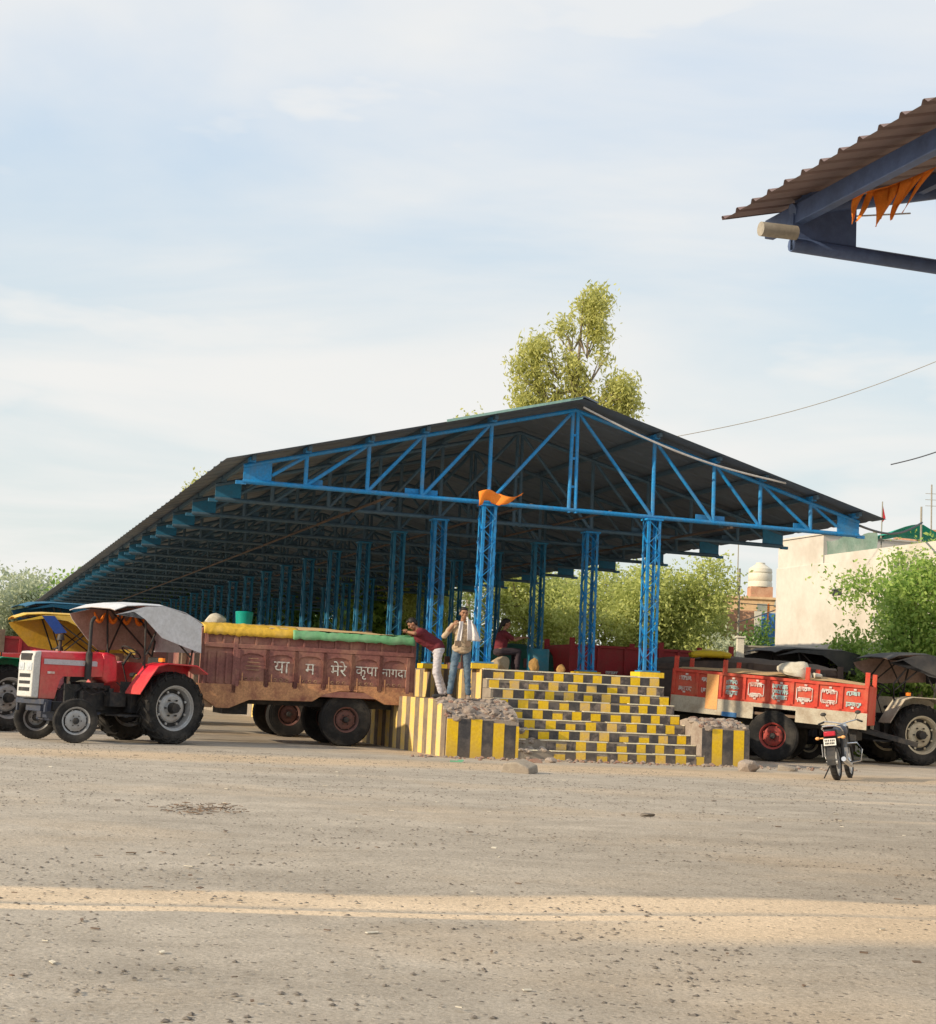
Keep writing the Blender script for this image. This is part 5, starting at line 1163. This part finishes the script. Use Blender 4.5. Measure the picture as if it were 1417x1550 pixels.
tree('tall_tree', 'tall slender yellow green tree rising behind the shed ridge', 5.9, 88, 26, tb, 21000, .13, 'leafE', .30, droop=.45, seed=5, trunk_pts=[(.2, 0, 0), (.1, 0, 8), (0, 0, 14), (.1, 0, 19), (.35, 0, 25)], aspect=2.4, shell=.2)
tree('tree', 'small tree top poking above the left roof slope left of the ridge', .2, 96, 19.0, [(0, 0, 18.1, 1.0, 1.0, .6)], 420, .16, 'leafE', .2, seed=8, shell=.3)
tree('tree', 'small olive tree top poking above the left eave of the roof', -19.6, 112, 16.2, [(0, 0, 15.0, 1.2, 1.0, .9), (1.2, 0, 15.5, .7, .7, .7)], 1600, .17, 'leafE', .2, seed=9, shell=.3)
def bushy(lbl, x, y, h, r, mat, seed, n_=30000, size=.095, grp='trees beyond the right side of the shed', base=.8):
    R = random.Random(seed); bl = []
    for i in range(15):
        a = R.uniform(0, 6.28); q = R.random()**.5*r*.75; z = base+(h-base-1.0)*R.random(); bl.append((q*cos(a), q*sin(a), z+.3, r*R.uniform(.3, .5), r*R.uniform(.3, .5), R.uniform(.7, 1.3)))
    bl.append((0, 0, h-1.0, r*.5, r*.5, 1.0))
    return tree('tree', lbl, x, y, h*.9, bl, n_, size, mat, .16, grp, seed=seed, shell=.5)
bs = [('bushy yellow green tree behind the front right column', 5.6, 59, 6.3, 3.0, 'leafA'), ('bushy olive tree between the two right hand columns', 2.6, 62, 6.6, 3.0, 'leafA'), ('bushy tree with shaded base right of the front right column', 7.5, 57, 6.3, 2.5, 'leafA'),
      ('loose olive tree in front of the peach house', 9.2, 61, 5.6, 1.2, 'leafA'), ('olive tree seen past the standing man', -.6, 66, 6.6, 3.0, 'leafA')]
for i, (l_, x_, y_, h_, r_, m_) in enumerate(bs): bushy(l_, x_, y_, h_, r_, m_, 20+i)
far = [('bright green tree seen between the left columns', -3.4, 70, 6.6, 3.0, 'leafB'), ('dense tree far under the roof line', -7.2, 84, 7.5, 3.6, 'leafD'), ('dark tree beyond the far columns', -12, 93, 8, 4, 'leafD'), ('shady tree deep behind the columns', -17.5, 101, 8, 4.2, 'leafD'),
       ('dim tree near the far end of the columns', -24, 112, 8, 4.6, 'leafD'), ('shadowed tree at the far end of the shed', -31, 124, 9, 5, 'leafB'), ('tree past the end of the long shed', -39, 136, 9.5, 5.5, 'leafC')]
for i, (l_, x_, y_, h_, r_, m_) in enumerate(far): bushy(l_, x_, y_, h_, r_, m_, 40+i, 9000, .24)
# hazy trees at far left beyond the shed
for i, (l_, x_, y_, h_, r_) in enumerate((('pale hazy tree at the left edge of the picture', -39.5, 122, 9.0, 3.4), ('pale hazy tree second from the left edge', -36.0, 126, 8.2, 2.4), ('pale hazy tree low beside the roof end', -43, 130, 8.2, 4.0))):
    bushy(l_, x_, y_, h_, r_, 'leafC', 60+i, 6000, .26, 'hazy trees at far left')
bushy('green shrub below the blue panel', 10.9, 56, 4.3, .95, 'leafD', 71, 9000, .09, None)
bushy('grey green shrub left of the gate pillar', 9.35, 54, 3.4, 1.2, 'leafC', 72, 5000, .09, None)
# young trees with open branching in front of the cream building
rt = [(0, 0, 4.9, .9, .8, .5), (1.3, .2, 4.5, .8, .8, .6), (1.6, 0, 5.6, .9, .8, .6), (2.6, 0, 5.2, .9, .9, .9), (1.0, 0, 3.9, .7, .7, .5), (2.2, 0, 4.0, .9, .8, .7), (2.9, 0, 3.3, .8, .8, .7), (1.2, 0, 3.0, .7, .6, .4)]
tree('tree', 'leafy green tree before the cream building at right edge', 11.05, 42.5, 5.8, [(a, b_, c-.3, d, e, f) for a, b_, c, d, e, f in rt], 8500, .085, 'leafB', .10, seed=81, trunk_pts=[(1.8, 0, 0), (1.7, 0, 2), (1.6, 0, 3.6), (1.9, 0, 5.4)], shell=.15, aspect=1.5)
tree('tree', 'thick green tree rising at the right edge of the picture', 11.75, 39.4, 5.6, [(.3, 0, 4.7, .7, .7, .5), (-.3, 0, 4.1, .7, .7, .6), (.5, 0, 3.6, .8, .8, .7), (-.5, 0, 3.0, .6, .6, .6), (.2, 0, 2.3, .9, .8, .6)], 8500, .09, 'leafB', .12, seed=83, shell=.3)
for i, (l_, x_, y_, h_, r_) in enumerate((('light green shrub rising behind the black canopy', 10.85, 42.6, 3.2, .6), ('green shrub behind the far right tractor', 11.15, 40.6, 2.9, .7), ('low green shrub at the right edge behind the tractors', 11.9, 40.2, 2.8, .8))):
    bushy(l_, x_, y_, h_, r_, 'leafB', 90+i, 7000, .08, 'shrubs behind the right hand tractors')

# ------------------------------------------------------------------ houses
def wallthing(name, label, cat, loc, rz): return thing(name, label, cat, loc, rz)
cb_ = thing('building', 'large plain cream plastered building on the right with a roof room', 'building', S(13, 0), TH)
b = MB(); b.box((4, 4.0, 2.83), (8, 20.0, 5.66)); w0 = P('wall', b, 'white wall', cb_, bevel=.03)
b = MB(); b.box((2.0, 12.62, 6.10), (3.9, 2.70, .90)); b.box((2.0, 12.62, 6.57), (4.0, 2.80, .05)); P('roof_room', b, 'white wall', cb_)
b = MB(); b.box((.12, 4.2, 5.78), (.20, 13.9, .24)); P('parapet', b, 'white wall', cb_)
b = MB(); b.box((-.005, 10.37, 4.71), (.03, .50, .17)); P('vent_window', b, 'dkwin', cb_)
b = MB(); b.box((-.02, 10.37, 4.82), (.10, .6, .03)); P('vent_hood', b, 'grey wall', cb_)
b = MB(); N = 14; vs = []
for i in range(N+1):
    for j in range(4): vs.append((.10+.05*sin(i*1.3+j), 11.2-2.7*i/N, 5.7+.66*j/3-.05*sin(i*.9)*(j/3)))
b.add(vs, [(i*4+j, (i+1)*4+j, (i+1)*4+j+1, i*4+j+1) for i in range(N) for j in range(3)]); P('roof_netting', b, 'netdk', cb_)
b = MB(); b.box((-.15, 13.7, 1.4), (.5, .9, 2.8)); P('buttress', b, 'grey wall', cb_)
# green shade net on poles, roof shed behind
gn = thing('shade_net', 'bright green shade net stretched on poles at the right edge', 'shade net', (12.0, 44.0, 0), radians(6)); b = MB(); N, K = 16, 6; vs = []
for i in range(N+1):
    for j in range(K+1): u, v_ = i/N, j/K; vs.append((.20+2.9*u, 2.0*v_, 6.32+.02*u+.38*max(0, 1-abs(u-.36)/.36)*(1-.3*v_)+.07*sin(u*9+v_*2)-.03*v_))
b.add(vs, [(i*(K+1)+j, (i+1)*(K+1)+j, (i+1)*(K+1)+j+1, i*(K+1)+j+1) for i in range(N) for j in range(K)]); P('net_sheet', b, 'net', gn)
for x_ in (1.22, 2.9): b = MB(); b.tube((x_, .0, 0), (x_, 0, 7.2 if x_ < 2 else 6.5), .04, .03); P('support_pole', b, 'pole', gn)
b = MB(); b.prism([(0, 6.9), (0, 7.25), (3.5, 7.25), (3.5, 6.9)], 0, 3); b.box((1.75, 1.5, 3.45), (3.4, 2.8, 6.9)); o = P('building', b, 'brickwall'); o.location = (14.9, 50, 0); tag(o, 'brick coloured rooftop just showing over the green shade net', 'building')
b = MB(); b.tube((0, 0, 0), (-.05, 0, 6.5), .075, .06, n=12); b.box((-.05, -.05, 6.2), (.5, .05, .05)); b.tube((-.2, -.05, 6.2), (-.2, -.05, 6.35), .03); b.tube((.12, -.05, 6.2), (.12, -.05, 6.35), .03); o = P('utility_pole', b, 'pole'); o.location = (12.05, 44.6, 0); tag(o, 'slim weathered utility pole at the right corner of the big shed roof', 'utility pole')
fl = thing('flag', 'small red flag on a thin stick above the green net', 'flag', (12.45, 45.6, 0)); b = MB(); b.tube((0, 0, 5.8), (0.03, 0, 7.5), .018, n=6); b.tube((0, 0, 0), (0, 0, 5.9), .03, n=6); P('stick', b, 'pole', fl); b = MB(); b.prism([(.02, 7.48), (.13, 7.0), (.02, 6.85)], -.005, .005); P('flag_cloth', b, 'redflag', fl)
b = MB(); b.tube((0, 0, 0), (0, 0, 8.6), .025, n=6)
for z in (7.9, 8.1, 8.3): b.bar((-.2, 0, z), (.2, 0, z), .015, .015)
o = P('antenna', b, 'pole'); o.location = (15.0, 49, 0); tag(o, 'thin grey antenna mast standing over the brick rooftop', 'antenna')
# distant houses in the gap
ph = thing('house', 'peach coloured house beyond the trees with a flat roof', 'house', (10.2, 66, 0), 0)
b = MB(); b.box((1.7, 1.5, 2.9), (3.6, 3, 5.8)); P('wall', b, 'peach', ph); b = MB(); b.box((1.7, 1.5, 5.84), (3.8, 3.2, .10)); P('roof', b, 'peach', ph)
b = MB(); b.box((2.75, -.01, 5.2), (.5, .04, .8)); P('door', b, 'grey wall', ph)
wt = thing('water_tank', 'cream plastic water tank on a stand above the peach house', 'water tank', (12.9, 66.5, 0)); b = MB(); b.lathe([(0, 6.35), (.52, 6.35), (.52, 6.55), (.49, 6.6), (.52, 6.65), (.52, 6.9), (.49, 6.95), (.52, 7.0), (.50, 7.15), (.2, 7.36), (.2, 7.42), (0, 7.42)], ax=(0, 0, 1), n=24); P('tank', b, 'tank', wt); b = MB(); b.box((0, 0, 6.1), (.95, .9, .5)); b.box((0, 0, 2.9), (.8, .8, 5.9)); P('stand', b, 'brickwall', wt)
gh = thing('house', 'grey roofed hut right of the water tank', 'house', (13.6, 64, 0)); b = MB(); b.box((.75, 1, 2.75), (1.7, 2, 5.5)); P('wall', b, 'tank', gh); b = MB(); b.prism([(-.2, 5.5), (1.9, 5.35), (1.9, 5.55), (1.7, 5.85), (-.1, 5.85)], -.2, 2.2); P('roof', b, 'grey wall', gh)
b = MB(); b.box((1.3, 1, 2.5), (3.4, .25, 5.0)); o = P('brick_wall', b, 'brickwall'); o.location = (10.6, 60.5, 0); tag(o, 'rough salmon brick wall in front of the peach house', 'wall')
b = MB(); b.box((0, 0, 1.1), (.95, .06, 2.2)); 
for i in range(5): b.box((-.4+.2*i, -.04, 1.1), (.03, .02, 2.1))
o = P('gate', b, 'bluepanel'); o.location = (12.05, 59.2, 2.6); tag(o, 'blue painted metal panel beside the cream building', 'panel')
b = MB(); b.box((0, 0, 1.3), (1.15, .5, 2.6)); o = P('wall', b, 'brickwall'); o.location = (12.05, 59.4, 0); tag(o, 'low brick wall under the blue metal panel', 'wall')
b = MB(); b.box((0, 0, 2.45), (1.1, .1, 4.9)); o = P('cloth_screen', b, 'tank'); o.location = (12.0, 60.0, 0); tag(o, 'white panel above the blue metal panel', 'panel')
b = MB(); b.box((0, 0, 1.75), (.24, .24, 3.5)); b.box((0, 0, 3.52), (.34, .34, .06)); o = P('gate_pillar', b, 'tank', bevel=.01); o.location = (9.55, 52.5, 0); tag(o, 'cream gate pillar behind the trailers', 'pillar')
b = MB(); b.box((0, 0, 1.6), (1.3, .15, 3.2)); b.box((0, 0, 3.23), (1.4, .25, .06)); o = P('boundary_wall', b, 'pole'); o.location = (10.35, 52.6, 0); tag(o, 'stained boundary wall right of the gate pillar', 'wall')
b = MB(); b.box((0, 0, 1), (1.6, .2, 5.6)); o = P('hoarding', b, 'dkwin'); o.location = (9.0, 61.5, 1.8); tag(o, 'dark shuttered shed front left of the peach house', 'shed front')
for i, (lb, x_, y_, w_, h_) in enumerate((('thin orange pennant on a wire before the brick wall', 11.35, 57, .07, .75), ('orange cloth strip hanging beside the blue panel', 12.35, 57, .13, .65))):
    b = MB(); b.prism([(0, 0), (w_, .04), (w_*.6, -h_), (0, -h_*.8)], -.01, .01); o = P('pennant', b, 'orange'); o.location = (x_, y_, 5.0); tag(o, lb, 'pennant')
b = MB(); b.tube((0, 0, 0), (0, 0, 6.2), .05, .04); o = P('utility_pole', b, 'pole'); o.location = (10.1, 56, 0); tag(o, 'thin pole standing in front of the peach house', 'pole')
b = MB(); b.tube((0, 0, 5.8), (0, 0, 8.4), .03, .02); b.tube((0, 0, 0), (0, 0, 5.8), .03); o = P('antenna', b, 'pole'); o.location = (12.0, 67, 0); tag(o, 'thin mast above the peach house roof', 'antenna')
# wires
def wire(label, a, c, sag, r=.012, mat='cable'):
    a, c = V(a), V(c); b = MB(); b.path([a.lerp(c, i/20)+V((0, 0, -sag*sin(pi*i/20))) for i in range(21)], r, 5); tag(P('wire', b, mat), label, 'wire')
wire('overhead wire rising to the right edge above the big shed', (5.2, 41, 8.3), (13.6, 39, 11.1), .35, .010, 'pole')
wire('short black service wire entering at the right edge', (11.15, 40, 7.73), (12.6, 39.9, 8.22), .03, .016)
wire('black wire slung across the cream building front', (10.0, 56, 4.2), (12.3, 44.5, 6.4), .45, .022)
wire('lower wire crossing the cream wall', (12.3, 50, 3.75), (13.5, 44, 4.25), .12, .015)
wire('thin wire in front of the brick wall', (9.5, 56, 4.95), (12.5, 57, 4.95), .02, .015)
wire('wire from the shed roof corner to the net poles', S(7.0, 0, 5.35), (13.2, 44, 6.72), .25, .03)
# long shed row beyond on the right blocking the far view
bl_ = thing('storage_shed', 'dim low storage shed far behind the columns', 'shed', S(13, 62), TH)
b = MB(); b.box((2, 22, 1.9), (4, 44, 3.8)); P('wall', b, 'dkwin', bl_); b = MB(); b.prism([(-.4, 3.8), (2, 4.6), (4.4, 3.8)], -.4, 44.4); P('roof', b, 'sheet', bl_)
